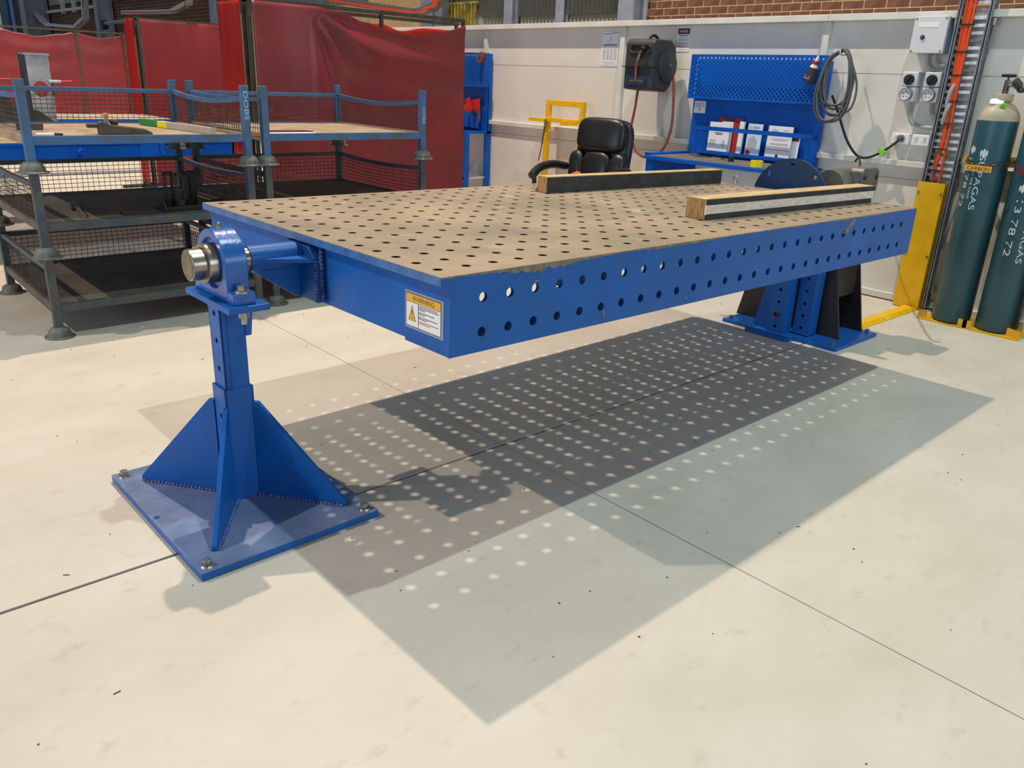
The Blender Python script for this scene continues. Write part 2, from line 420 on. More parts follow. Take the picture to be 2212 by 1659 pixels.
far.build('distant_bricks', 'brick', wfar, kind='stuff')
def corrugated(name, m, u, v0, v1, z0, z1, pitch=0.076, dep=0.018, par=wfar):
    n = int((v1 - v0) / pitch * 4); vs = []
    for i in range(n + 1):
        v = v0 + (v1 - v0) * i / n; d = dep * (0, 1, 0, -1)[i % 4] * 0.9
        vs += [(u + d, v, z0), (u + d, v, z1)]
    return B().add(vs, [(2 * i, 2 * i + 2, 2 * i + 3, 2 * i + 1) for i in range(n)]).build(name, m, par)
for k, (a, b) in enumerate(((5.99, 7.12), (7.32, 8.18), (8.42, 9.0))):
    corrugated('lower_cladding', 'cladding_light', FU - 0.05, a, b, 0.5, 2.6)
    corrugated('upper_cladding', 'cladding_dark', FU - 0.12, a, b, 2.29, 4.6)
corrugated('lower_cladding', 'cladding_light', FU - 0.05, 9.0, 9.8, 0.5, 2.6)
for k in range(9): B().box(FU - 0.19, FU - 0.15, 9.10 + 0.085 * k, 9.125 + 0.085 * k, 1.6, 2.50).build('yellow_slat', 'cladding_yellow', wfar)
B().box(FU - 0.19, FU - 0.15, 9.05, 9.85, 2.50, 2.53).build('yellow_slat', 'cladding_yellow', wfar)
corrugated('upper_cladding', 'cladding_dark', FU - 0.10, 9.0, 9.8, 2.36, 4.6)
corrugated('upper_cladding', 'cladding_green', FU - 0.06, 35.5, 43, 2.2, 5.0, pitch=0.2, dep=0.03)
B().box(FU - 0.05, FU, 10.4, 14.5, 1.6, 2.62).build('cladding_board', 'tan_board', wfar)
B().box(FU - 0.06, FU, 12.5, 18.4, 2.62, 3.2).build('cladding_board', 'column_dark', wfar)
def column(v, wv, du, m, z1=5.0, u0=None):
    u0 = FU - 0.06 if u0 is None else u0
    t = 0.02
    return B().box(u0 - du, u0 - du + t, v - wv / 2, v + wv / 2, 0, z1).box(u0 - t, u0, v - wv / 2, v + wv / 2, 0, z1).box(u0 - du + t, u0 - t, v - 0.012, v + 0.012, 0, z1).build('steel_column', m, wfar)
column(5.85, 0.26, 0.28, 'column_grey'); column(7.22, 0.16, 0.12, 'column_grey'); column(8.30, 0.18, 0.14, 'column_grey')
column(10.1, 0.32, 0.34, 'column_grey'); column(18.6, 0.34, 0.40, 'column_grey'); column(27.4, 0.34, 0.46, 'column_grey'); column(35.2, 0.7, 0.8, 'column_grey'); column(38.4, 0.7, 0.5, 'column_grey')
wn = struct(B().box(FU - 0.10, FU - 0.02, 28.4, 34.4, 3.30, 4.6).build('window_1', 'cladding_light'))
fr = B().box(FU - 0.2, FU - 0.1, 28.2, 34.6, 3.04, 3.13)
fr.build('window_sill', 'rail_cream', wn)
for v in (29.6, 31.0, 32.4): B().box(FU - 0.22, FU - 0.1, v - 0.07, v + 0.07, 2.98, 3.42).build('window_bracket', 'rail_cream', wn)
wn2 = struct(B().box(FU - 0.10, FU - 0.02, 19.6, 26.8, 3.42, 4.6).build('window_2', 'cladding_light'))
B().box(FU - 0.2, FU - 0.1, 19.4, 27.0, 3.20, 3.29).build('window_sill', 'rail_cream', wn2)
for v in (21.0, 23.0, 25.0): B().box(FU - 0.22, FU - 0.1, v - 0.07, v + 0.07, 3.14, 3.5).build('window_bracket', 'rail_cream', wn2)
pp = thing('wall_pipe', 'short grey pipe with a black end cap reaching out beside the rear red strip', 'pipe', (7.0, 24.6, 2.54))
B().cyl((0, 0, 0), (0, 1.8, -0.03), 0.05, n=12).build('pipe_run', 'column_grey', pp, smooth=40); B().cyl((0, 1.75, -0.16), (0, 1.85, 0.02), 0.09, n=12).build('end_cap', 'black_plastic', pp)
bp_ = thing('blue_pipe', 'thin upright blue pipe between the two leftmost columns', 'pipe', (6.9, 38.2, 0.0))
B().cyl((0, 0, 0), (0, 0, 4.6), 0.06, n=12).build('pipe_run', 'blue_bright', bp_, smooth=40)
def tray(label, pts, cabs, u=FU - 0.45, w=0.13, m='galv'):
    t = thing('cable_tray', label, 'cable tray', (u, pts[0][0], 0))
    P = [(0, p[0] - pts[0][0], p[1]) for p in pts]
    for a, b in zip(P, P[1:]):
        B().beam((0, a[1], a[2]), (0, b[1], b[2]), 0.10, w, up=(1, 0, 0) if abs(a[1] - b[1]) < abs(a[2] - b[2]) else (1, 0, 0)).build('tray_section', m, t)
    c = [(-0.075, p[1] + 0.02, p[2]) for p in P]
    for k in range(cabs): B().tube([(q[0], q[1] + 0.045 * k, q[2]) for q in c], 0.017, 6, sm=3).build('cable', 'orange_cable', t)
    return t
tray('galvanised tray with orange cables dipping between the farthest pale columns', [(35.6, 4.2), (35.3, 3.1), (33.6, 2.62), (30.0, 2.48), (28.8, 2.72), (28.4, 4.2)], 2, w=0.2)
tray('galvanised tray with one orange cable beside the column above the middle screen', [(25.0, 2.78), (21.2, 2.70), (20.0, 2.86), (19.7, 4.2)], 1, w=0.15)
tray('dark cable tray with orange cables above the large sagging curtain', [(12.6, 2.63), (10.05, 2.36), (9.6, 2.42), (9.35, 2.55), (9.3, 3.6)], 3, m='galv_dark', u=FU - 0.62)

# ================================================================== THE WELDING TABLE
YAW = 0.0149
tab = thing('welding_table', 'large blue steel welding table with perforated top on two pedestals', 'table', (0, 0, 0.9072), (-0.0041, 0.0090, YAW))
L, Wd, HB, TP = 3.0, 1.53, 0.228, 0.025
HR = 0.0145
xh = [0.0531 + 0.1 * i for i in range(30)]; xh = [x for x in xh if x < L - 0.04]
yh = [0.086 + 0.0994 * i for i in range(15)]
xe = [0.0] + [(a + b) / 2 for a, b in zip(xh, xh[1:])] + [L]; ye = [0.0] + [(a + b) / 2 for a, b in zip(yh, yh[1:])] + [Wd]
hd = {(i, j): (xh[i], yh[j]) for i in range(len(xh)) for j in range(len(yh))}
B().holed(xe, ye, hd, HR, -0.012, 0.0, n=16).build('table_top', 'steel_top', tab)
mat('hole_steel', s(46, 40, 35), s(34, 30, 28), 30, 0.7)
hl = B()
for x in xh:
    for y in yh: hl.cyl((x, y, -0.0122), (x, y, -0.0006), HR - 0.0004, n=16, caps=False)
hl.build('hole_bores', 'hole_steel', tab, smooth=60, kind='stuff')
# painted rim round the top plate
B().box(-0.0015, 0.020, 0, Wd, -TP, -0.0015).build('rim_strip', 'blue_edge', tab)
B().box(L - 0.020, L + 0.0015, 0, Wd, -TP, -0.0015).build('rim_strip', 'blue', tab)
xs1 = [0.1459 + 0.1 * i for i in range(28)]; xs2 = [0.1437 + 0.1 * i for i in range(28)]
sxe = [0.0] + [(a + b) / 2 for a, b in zip(xs1, xs1[1:])] + [L]; sxe[0] = 0.03; sxe[1] = (xs1[0] + xs1[1]) / 2
sye = [-HB, -0.12, -0.0015]
shd = {(i, 1): (xs1[i], -0.0706) for i in range(28)}; shd.update({(i, 0): (xs2[i], -0.170) for i in range(28)})
for y0 in (-0.0005, Wd - 0.0115):
    B().holed(sxe, sye, shd, HR, y0, y0 + 0.012, n=16, fn=lambda x, y, z: (x, z, y)).build('side_plate', 'blue', tab)
B().box(0.0, 0.03, -0.0005, 0.0115, -TP - 0.006, -0.0015).build('rim_strip', 'blue', tab)
for y0 in (0.012, Wd - 0.21): B().box(0.032, L - 0.06, y0, y0 + 0.198, -HB, -HB + 0.010).build('bottom_flange', 'blue', tab)
for x0 in (0.030, L - 0.042): B().box(x0, x0 + 0.012, 0.0115, Wd - 0.0115, -HB + 0.010, -0.012).build('end_plate', 'blue', tab)
for x0 in (0.703, 1.403, 2.103, 2.703): B().box(x0 - 0.004, x0 + 0.004, 0.012, Wd - 0.012, -0.16, -0.012).build('cross_rib', 'blue', tab)
# chipped paint along the top edge of the near side
chips = [(0.02, 0.006), (0.10, 0.005), (0.22, 0.012), (0.30, 0.020), (0.36, 0.026), (0.42, 0.020), (0.47, 0.022), (0.53, 0.012), (0.60, 0.008), (0.80, 0.004), (0.95, 0.012), (1.02, 0.008), (1.15, 0.009), (1.3, 0.004), (1.5, 0.005), (1.7, 0.004), (1.9, 0.006), (2.05, 0.003), (2.25, 0.010), (2.3, 0.003), (2.55, 0.012), (2.62, 0.003), (2.97, 0.004)]
vs = []
N_ = 240
for i in range(N_ + 1):
    x = 0.0 + L * i / N_
    for (a, da), (b, db) in zip(chips, chips[1:]):
        if a <= x <= b: d = da + (db - da) * (x - a) / (b - a); break
    else: d = 0.004
    d *= random.uniform(0.55, 1.15)
    vs += [(x, -0.0012, -0.0002), (x, -0.0012, -d)]
B().add(vs, [(2 * i, 2 * i + 1, 2 * i + 3, 2 * i + 2) for i in range(N_)]).build('bare_edge', 'worn_edge', tab)
mk = B()
for (x, z, l, a) in ((2.30, -0.035, 0.09, -0.7), (2.25, -0.065, 0.03, 0.2), (2.86, -0.085, 0.03, 0.3), (1.62, -0.05, 0.02, 1.5), (0.66, -0.195, 0.03, 1.2), (0.35, -0.05, 0.02, 0), (2.2, -0.09, 0.012, 0), (0.86, -0.12, 0.012, 1.2), (1.1, -0.20, 0.02, 1.0)):
    mk.obox((x, -0.0011, z), (l, 0.0006, 0.004 + 0.02 * (l > 0.05)), (0, a, 0))
mk.build('paint_scrape', 'worn_edge', tab)
# trunnion: mounting plate, shaft, gussets
AX, AY, AZ = 0, 0.782, -0.072
tp = B().prism([(0.66, -0.215), (0.90, -0.215), (0.90, -0.075), (0.86, -0.035), (0.70, -0.035), (0.66, -0.075)], 'x', 0.004, 0.030).build('mounting_plate', 'blue', tab, bevel=0.002)
B().cyl((-0.175, AY, AZ), (0.006, AY, AZ), 0.042, n=32).build('shaft_tube', 'blue', tab, smooth=40)
B().cyl((-0.20, AY, AZ), (-0.17, AY, AZ), 0.0385, n=32).build('shaft_neck', 'shaft_steel', tab, smooth=40)
for sgn in (-1, 1):
    B().prism([(-0.15, AY + sgn * 0.042), (0.006, AY + sgn * 0.042), (0.006, AY + sgn * 0.118), (-0.012, AY + sgn * 0.118)], 'z', AZ - 0.008, AZ + 0.004).build('gusset', 'blue', tab)
B().prism([(-0.16, AZ - 0.040), (0.006, AZ - 0.040), (0.006, -0.214), (-0.01, -0.214)], 'y', AY - 0.006, AY + 0.006).build('gusset', 'blue', tab)
B().prism([(-0.16, AZ + 0.040), (0.006, AZ + 0.040), (0.006, -0.034)], 'y', AY - 0.006, AY + 0.006).build('gusset', 'blue', tab)
wb = B()
for i in range(26): wb.superell((0.020, 0.656 - 0.003 * (i % 2), -0.04 - 0.0065 * i), (0.010, 0.009, 0.005), 1, 1, 8)
for i in range(22): wb.superell((0.002, 0.664 + 0.04 * min(1, i / 9), -0.078 + 0.042 * min(1, i / 9)) if i < 10 else (0.003, 0.664, -0.078 - 0.011 * (i - 9)), (0.006, 0.006, 0.005), 1, 1, 8)
wb.build('weld_bead', 'weld', tab, smooth=60)
sh = B().cyl((-0.362, AY, AZ), (-0.195, AY, AZ), 0.0485, n=40).build('shaft', 'shaft_steel', tab, bevel=0.003, smooth=40)
B().cyl((-0.3632, AY, AZ), (-0.3615, AY, AZ), 0.043, n=40).build('shaft_face', 'shaft_face', sh)
# warning plate on the end face
st = B().box(0.0286, 0.0300, 0.026, 0.204, -0.184, -0.074).build('warning_sign', 'sign_silver', tab)
st['label'] = 'WARNING sticker with amber header and triangle'
sy0, sy1, sz0, sz1 = 0.036, 0.198, -0.178, -0.080
B().box(0.0282, 0.0286, sy0, sy1, sz0, sz1).build('sign_border', 'ink', st)
B().box(0.0279, 0.0282, sy0 + 0.002, sy1 - 0.002, sz1 - 0.025, sz1 - 0.002).build('sign_header', 'sign_amber', st)
B().box(0.0279, 0.0282, 0.1415, sy1 - 0.002, sz0 + 0.002, sz1 - 0.0265).build('sign_panel', 'white', st)
B().box(0.0279, 0.0282, sy0 + 0.002, 0.1385, sz0 + 0.002, sz1 - 0.0265).build('sign_panel', 'white', st)
tf = lambda cy, cz, x=0.0277: (lambda a, b: (x, cy - a, cz + b))
B().text('WARNING', tf((sy0 + sy1) / 2, sz1 - 0.0135), 0.100, 0.0135).build('lettering', 'ink', st)
B().prism([(0.1875, -0.160), (0.1515, -0.160), (0.1695, -0.114)], 'x', 0.0276, 0.0279).build('triangle', 'ink', st)
B().prism([(0.1850, -0.1588), (0.1540, -0.1588), (0.1695, -0.1180)], 'x', 0.0273, 0.0276).build('triangle', 'sign_amber', st)
B().text('!', tf(0.1695, -0.141, 0.0272), 0.004, 0.026).build('lettering', 'ink', st)
ln = B(); lr = B()
for i, (z, l) in enumerate(((-0.112, 0.086), (-0.117, 0.094), (-0.122, 0.030), (-0.130, 0.072), (-0.135, 0.028), (-0.143, 0.088), (-0.148, 0.040))):
    x = 0.1375
    while x > 0.1375 - l:
        q = random.uniform(0.003, 0.009); ln.box(0.0276, 0.0279, max(x - q, 0.1375 - l), x, z, z + 0.0022); x -= q + 0.0012
for z, l in ((-0.156, 0.092), (-0.161, 0.052)):
    x = 0.1375
    while x > 0.1375 - l:
        q = random.uniform(0.003, 0.009); lr.box(0.0276, 0.0279, max(x - q, 0.1375 - l), x, z, z + 0.0022); x -= q + 0.0012
ln.build('small_print', 'ink', st); lr.build('small_print', 'ink_red', st)

# ================================================================== FRONT PEDESTAL
UC, VC = -0.256, 0.782
ped = thing('pedestal_stand', 'blue gusseted pedestal with square post and round bearing at the near end of the table', 'pedestal', (0, 0, 0), (0, 0, YAW))
bp = B().holed([-0.560, -0.555, -0.515, 0.043], [0.392, 0.752, 0.822, 1.176], {(1, 1): (-0.543, 0.787)}, 0.011, 0.003, 0.028, n=16).build('base_plate', 'blue_plate', ped, bevel=0.003)
B().box(-0.5605, 0.0435, 0.3915, 1.1765, 0.004, 0.025).build('plate_edge', 'blue', ped)
B().box(-0.552, 0.036, 0.40, 1.168, 0.0, 0.004).build('grout', 'joint_filler', ped)
for (u, v) in ((-0.528, 1.142), (-0.528, 0.425), (0.010, 0.425), (0.010, 1.142)):
    b = B().hex((u, v, 0.0335), 0.014, 0.016).build('anchor_bolt', 'zinc', ped, bevel=0.001)
    B().lathe([(0.0, 0.0335), (0.018, 0.0335), (0.021, 0.028)], (u, v, 0)).build('washer', 'zinc', b)
def sq_tube(name, m, half, wall, z0, z1, par, holes_u=(), holes_v=()):
    b = B()
    def side(fn, hs):
        e = [z0] + [ (p + q) / 2 for p, q in zip(hs, hs[1:]) ] + [z1] if hs else [z0, z1]
        b.holed([-half, half], e, {(0, i): (0.0, h) for i, h in enumerate(hs)}, 0.0085, -wall, 0.0, n=16, fn=fn)
    side(lambda x, y, z: (UC - half - z, VC + x, y), list(holes_u)); side(lambda x, y, z: (UC + half + z, VC + x, y), list(holes_u))
    side(lambda x, y, z: (UC + x, VC - half - z, y), list(holes_v)); side(lambda x, y, z: (UC + x, VC + half + z, y), list(holes_v))
    return b.build(name, m, par, bevel=0.003)
sq_tube('post_sleeve', 'blue', 0.048, 0.006, 0.028, 0.428, ped, holes_u=(0.17, 0.25, 0.325))
sq_tube('post', 'blue', 0.0405, 0.006, 0.10, 0.715, ped, holes_u=(0.27, 0.35, 0.49, 0.585, 0.675), holes_v=())
B().box(UC - 0.020, UC + 0.038, VC - 0.0445, VC - 0.0400, 0.30, 0.70).build('slide_pad', 'blue', ped, bevel=0.001)
for z in (0.49, 0.585, 0.675): B().ring((UC + 0.012, VC - 0.0447, z), 0.0095, 0.0012, 'y', 16, 6).build('plug_ring', 'blue', ped)
for sx, sy in ((-1, -1), (-1, 1), (1, -1), (1, 1)):
    d = Vector((sx * (0.256 if sx < 0 else 0.262) - sx * 0.03, sy * 0.30, 0)); dn = d.normalized(); pr_ = Vector((-dn.y, dn.x, 0)) * 0.0075
    a = Vector((UC + sx * 0.046, VC + sy * 0.046, 0)); e = Vector((UC, VC, 0)) + d
    prof = [(a, 0.027), (e, 0.027), (e, 0.045), (a + dn * 0.018, 0.372), (a, 0.372)]
    vs = [p + pr_ * k + Vector((0, 0, z)) for k in (-1, 1) for p, z in prof]
    B().add(vs, [(4, 3, 2, 1, 0), (5, 6, 7, 8, 9)] + [(i, (i + 1) % 5, 5 + (i + 1) % 5, 5 + i) for i in range(5)]).build('gusset', 'blue', ped, bevel=0.001)
    wl = B(); n = 22
    for i in range(n):
        c = a + (e - a) * (i / n) + pr_ * 1.25
        wl.superell((c.x, c.y, 0.030), (0.009, 0.009, 0.006), 1, 1, 8)
        c = a + (e - a) * (i / n) - pr_ * 1.25
        wl.superell((c.x, c.y, 0.030), (0.009, 0.009, 0.006), 1, 1, 8)
    wl.build('weld_bead', 'weld', ped, smooth=60)
B().box(UC - 0.060, UC + 0.072, VC - 0.165, VC + 0.165, 0.708, 0.728).build('head_plate', 'blue', ped, bevel=0.002)
for sy in (-1, 1):
    B().prism([(UC + 0.038, 0.708), (UC + 0.068, 0.708), (UC + 0.056, 0.60), (UC + 0.038, 0.60)], 'y', VC + sy * 0.03 - 0.02, VC + sy * 0.03 - 0.008).build('bracket', 'blue', ped)
# pillow block
HX0, HX1 = UC - 0.034, UC + 0.038
zc = 0.8352
th = [math.radians(a) for a in range(-8, 189, 7)]
prof = [(-0.103, 0.728), (0.103, 0.728)] + [(0.104 * math.cos(t), zc + 0.104 * math.sin(t)) for t in th]
# housing ring with an open bore: outer profile joined to the bore circle
hb = B(); n = 64
def outer(t):
    d = (math.cos(t), math.sin(t)); best = 0
    for k in range(len(prof)):
        (x1, y1), (x2, y2) = prof[k], prof[(k + 1) % len(prof)]; y1 -= zc; y2 -= zc
        den = d[0] * (y2 - y1) - d[1] * (x2 - x1)
        if abs(den) < 1e-9: continue
        r = (x1 * (y2 - y1) - y1 * (x2 - x1)) / den; sgm = (x1 * d[1] - y1 * d[0]) / den
        if r > 0 and -1e-6 <= sgm <= 1 + 1e-6: best = max(best, r)
    return (VC + d[0] * best, zc + d[1] * best)
angs = sorted(set([2 * math.pi * k / n for k in range(n)] + [math.atan2(z - zc, y) % (2 * math.pi) for y, z in prof]))
n = len(angs)
O = [outer(t) for t in angs]; I = [(VC + 0.078 * math.cos(t), zc + 0.078 * math.sin(t)) for t in angs]
vs = [(HX0, *p) for p in O] + [(HX0, *p) for p in I] + [(HX1, *p) for p in I] + [(HX1, *p) for p in O]
fs = []
for k in range(n):
    q = (k + 1) % n
    fs += [(k, q, n + q, n + k), (n + k, n + q, 2 * n + q, 2 * n + k), (2 * n + k, 2 * n + q, 3 * n + q, 3 * n + k), (3 * n + k, 3 * n + q, q, k)]
mat('blue_cast', s(20, 88, 172), s(26, 96, 176), 8, 0.26, bump=0.35, bscale=70, coat=0.4)
hous = B().add(vs, fs).box(HX0, HX1, VC + 0.1025, VC + 0.143, 0.728, 0.764).box(HX0, HX1, VC - 0.143, VC - 0.1025, 0.728, 0.764).build('bearing_housing', 'blue_cast', ped, bevel=0.003, smooth=40)
hous['label'] = 'glossy blue cast pillow block bearing housing'
B().lathe([(0.056, HX0 + 0.012), (0.078, HX0 + 0.012), (0.078, HX1 - 0.012), (0.056, HX1 - 0.012), (0.056, HX0 + 0.012)], (0, VC, zc), 'x', 48).build('bearing_ring', 'blue_cast', hous, smooth=40)
B().lathe([(0.0495, HX0 - 0.028), (0.0600, HX0 - 0.028), (0.0615, HX0 - 0.024), (0.0615, HX1 - 0.01), (0.0495, HX1 - 0.01)], (0, VC, zc), 'x', 48).build('locking_collar', 'shaft_steel', hous, smooth=40)
B().lathe([(0.0, zc + 0.122), (0.0045, zc + 0.120), (0.0055, zc + 0.114), (0.004, zc + 0.110), (0.0065, zc + 0.108), (0.0065, zc + 0.10)], (UC, VC, 0), 'z', 10).build('grease_nipple', 'brass', hous, smooth=50)
for sy in (-1, 1):
    v = VC + sy * 0.126
    bt = B().hex((UC + 0.002, v, 0.769), 0.0155, 0.016).build('housing_bolt', 'zinc', hous, bevel=0.001)
    B().lathe([(0, 0.770), (0.020, 0.770), (0.0225, 0.766), (0.0225, 0.763)], (UC + 0.002, v, 0)).build('washer', 'zinc', hous)
    B().hex((UC + 0.002, v, 0.683), 0.0165, 0.022).build('nut', 'zinc', hous, bevel=0.001)
    B().cyl((UC + 0.002, v, 0.664), (UC + 0.002, v, 0.712), 0.0095, n=14).build('bolt_thread', 'zinc', hous, smooth=40)

# ================================================================== FAR PEDESTAL with slewing drive
fp = thing('drive_pedestal', 'blue and black drive pedestal with gearmotor at the far end of the table', 'pedestal', (0, 0, 0), (0, 0, YAW))
B().box(3.13, 3.66, 0.33, 1.10, 0.0, 0.022).build('base_plate', 'blue', fp, bevel=0.002)
B().prism([(3.075, 0.60), (3.17, 0.60), (3.17, 0.90), (3.075, 0.90), (3.06, 0.88), (3.06, 0.62)], 'z', 0.0, 0.028).build('foot_plate', 'blue', fp, bevel=0.002)
for u, v in ((3.165, 1.06), (3.165, 0.375), (3.62, 0.375), (3.62, 1.06)):
    B().hex((u, v, 0.022), 0.014, 0.022).build('anchor_bolt', 'motor_grey', fp)
def trap(u0, u1, cut=True):
    c = 0.762; hb_, ht = 0.355, 0.185; zt = 0.80
    b = B()
    # two cheeks leaving notches at the foot
    pts = [(c - hb_, 0.022), (c - 0.20, 0.022), (c - 0.20, 0.06), (c - 0.17, 0.115), (c - 0.13, 0.115), (c - 0.13, 0.022), (c + 0.13, 0.022), (c + 0.13, 0.115), (c + 0.17, 0.115), (c + 0.20, 0.06), (c + 0.20, 0.022), (c + hb_, 0.022), (c + ht, zt), (c - ht, zt)]
    return b.prism(pts, 'x', u0, u1)
trap(3.315, 3.330).build('frame_plate', 'black_plate', fp)
trap(3.605, 3.620).build('frame_plate', 'black_plate', fp)
for v in (0.50, 1.012): B().box(3.330, 3.605, v, v + 0.012, 0.25, 0.80).build('frame_web', 'black_plate', fp)
for v in (0.52, 0.64): B().cyl((3.298, v, 0.455), (3.316, v, 0.455), 0.017, n=14).build('frame_bolt', 'zinc', fp, smooth=40)
for v in (0.56, 0.96):
    B().prism([(3.33, 0.022), (3.55, 0.022), (3.33, 0.30)], 'y', v, v + 0.012).build('rib_plate', 'blue', fp)
# blue upright in front
for v in (0.715, 0.60):
    sxe2 = [v - 0.05, v + 0.05]; zz = [0.07 + 0.075 * i for i in range(9)]
    e = [0.028] + [(p + q) / 2 for p, q in zip(zz, zz[1:])] + [0.76]
    u0 = 3.10 if v > 0.65 else 3.20
    B().holed(sxe2, e, {(0, i): (v, h) for i, h in enumerate(zz)}, 0.010, 0, 0.006, n=16, fn=lambda x, y, z, u0=u0: (u0 + z, x, y)).box(u0 + 0.006, u0 + 0.10, v - 0.05, v - 0.044, 0.028, 0.76).box(u0 + 0.006, u0 + 0.10, v + 0.044, v + 0.05, 0.028, 0.76).box(u0 + 0.094, u0 + 0.10, v - 0.044, v + 0.044, 0.028, 0.76).build('upright', 'blue', fp)
B().prism([(0.765, 0.028), (0.885, 0.028), (0.885, 0.05), (0.79, 0.60), (0.765, 0.60)], 'x', 3.15, 3.162).build('gusset', 'blue', fp)
B().lathe([(0.010, 3.085), (0.019, 3.085), (0.019, 3.10)], (0, 0.715, 0.145), 'x', 14).build('locking_pin', 'steel_dark', fp, smooth=40)
# slewing disc, with bolt holes and the drive behind it
dz, dv, du, rad = 0.808, 0.782, 3.135, 0.236
dsc = B(); n = 64
hole_r = 0.016; ring_r = 0.205
import bmesh as _bm
bm = _bm.new()
outer_v = [bm.verts.new((du, dv + rad * math.cos(2 * math.pi * k / n), dz + rad * math.sin(2 * math.pi * k / n))) for k in range(n)]
edges = [bm.edges.new((outer_v[k], outer_v[(k + 1) % n])) for k in range(n)]
for h in range(8):
    a = math.pi / 2 + h * math.pi / 4 - 0.02; cy, cz = dv + ring_r * math.cos(a), dz + ring_r * math.sin(a)
    hv = [bm.verts.new((du, cy + hole_r * math.cos(2 * math.pi * k / 14), cz + hole_r * math.sin(2 * math.pi * k / 14))) for k in range(14)]
    edges += [bm.edges.new((hv[k], hv[(k + 1) % 14])) for k in range(14)]
_bm.ops.triangle_fill(bm, use_beauty=True, edges=edges, normal=(-1, 0, 0))
# drop any faces that closed the holes
for f in list(bm.faces):
    c = f.calc_center_median()
    for h in range(8):
        a = math.pi / 2 + h * math.pi / 4 - 0.02
        if math.hypot(c.y - dv - ring_r * math.cos(a), c.z - dz - ring_r * math.sin(a)) < hole_r * 0.98:
            bm.faces.remove(f); break
ex = _bm.ops.extrude_face_region(bm, geom=list(bm.faces))
_bm.ops.translate(bm, vec=(0.02, 0, 0), verts=[g for g in ex['geom'] if isinstance(g, _bm.types.BMVert)])
_bm.ops.recalc_face_normals(bm, faces=bm.faces)
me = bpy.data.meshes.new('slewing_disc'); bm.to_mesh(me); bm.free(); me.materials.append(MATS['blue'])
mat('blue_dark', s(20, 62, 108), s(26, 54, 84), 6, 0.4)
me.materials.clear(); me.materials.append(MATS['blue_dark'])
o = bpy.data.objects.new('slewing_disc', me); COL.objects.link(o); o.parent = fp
B().cyl((3.015, dv, dz), (3.14, dv, dz), 0.07, n=24).build('drive_shaft', 'blue', fp, smooth=40)
B().lathe([(0.0, 3.30), (0.14, 3.30), (0.16, 3.28), (0.16, 3.17), (0.13, 3.155), (0.0, 3.155)], (0, dv, dz), 'x', 28).build('gearbox', 'motor_grey', fp, smooth=40)
mo = B().lathe([(0.0, 3.30), (0.085, 3.30), (0.092, 3.32), (0.092, 3.62), (0.08, 3.65), (0.0, 3.655)], (0, 0.63, 0.905), 'x', 28).build('gearmotor', 'motor_grey', fp, smooth=40)
B().prism([(3.40, 0.90), (3.62, 0.90), (3.62, 0.985), (3.58, 1.008), (3.42, 1.008), (3.40, 0.985)], 'y', 0.49, 0.57).build('terminal_box', 'motor_grey', mo, bevel=0.008)
for u in (3.43, 3.58): B().cyl((u, 0.482, 0.955), (u, 0.492, 0.955), 0.012, n=12).build('cover_screw', 'steel_dark', mo)
B().box(3.155, 3.62, 0.66, 0.90, 0.75, 0.80).build('drive_bed', 'black_plate', fp)

eb = thing('eye_bolt', 'small steel eye bolt standing at the far edge of the table top', 'eye bolt', (2.955, 1.085, 0.881))
B().ring((0, 0, 0.026), 0.017, 0.0045, 'x', 20, 8).build('eye', 'zinc', eb, smooth=60)
B().lathe([(0.0, 0.010), (0.011, 0.008), (0.012, 0.0)], (0, 0, 0), 'z', 12).build('collar', 'zinc', eb, smooth=50)

# ---- timbers lying on the table (their own frames lie in the table's plane)
def on_table(x, y, z=0.0): return tab_M @ Vector((x, y, z))
tab_M = Matrix.Translation((0, 0, 0.9072)) @ Euler((-0.0041, 0.0090, YAW)).to_matrix().to_4x4()
t1 = thing('timber_bearer', 'timber bearer with one solid black rubber face lying along the back of the table', 'timber', on_table(1.56, 1.19, 0.001), (-0.0041, 0.0090, YAW - 0.045))
B().box(0, 1.385, 0.0, 0.070, 0.0, 0.078).build('timber_block', 'timber', t1, bevel=0.001)
B().box(-0.0008, 0.0, 0.001, 0.069, 0.001, 0.077).build('end_grain', 'timber_end', t1)
B().box(-0.002, 1.387, -0.005, 0.0, 0.0, 0.074).build('rubber_facing', 'rubber', t1)
B().box(-0.012, 1.385, 0.070, 0.082, 0.0, 0.022).build('back_batten', 'timber', t1)
t2 = thing('timber_bearer', 'timber bearer with two black rubber strips and a white painted groove near the table edge', 'timber', on_table(1.566, 0.273, 0.001), (-0.0041, 0.0090, YAW - 0.035))
B().box(0, 1.42, 0.004, 0.100, 0.0, 0.084).build('timber_block', 'timber', t2, bevel=0.001)
B().box(-0.0008, 0.0, 0.005, 0.099, 0.001, 0.083).build('end_grain', 'timber_end', t2)
B().box(-0.003, 1.415, -0.001, 0.004, 0.0215, 0.0605).build('painted_face', 'timber_pale', t2)
for z0, z1 in ((0.0, 0.023), (0.060, 0.082)): B().box(0.004, 1.42 if z0 else 1.39, -0.005, 0.004, z0, z1).build('rubber_strip', 'rubber', t2, bevel=0.001)
sc_ = thing('loose_screw', 'tiny steel screw lying on the table top beside the grooved timber', 'screw', on_table(1.44, 0.375, 0.003))
B().cyl((-0.015, 0, 0), (0.012, 0.004, 0), 0.0022, n=8).build('shank', 'zinc', sc_)
B().cyl((0.012, 0.004, 0), (0.017, 0.005, 0), 0.005, n=8).build('head', 'zinc', sc_)

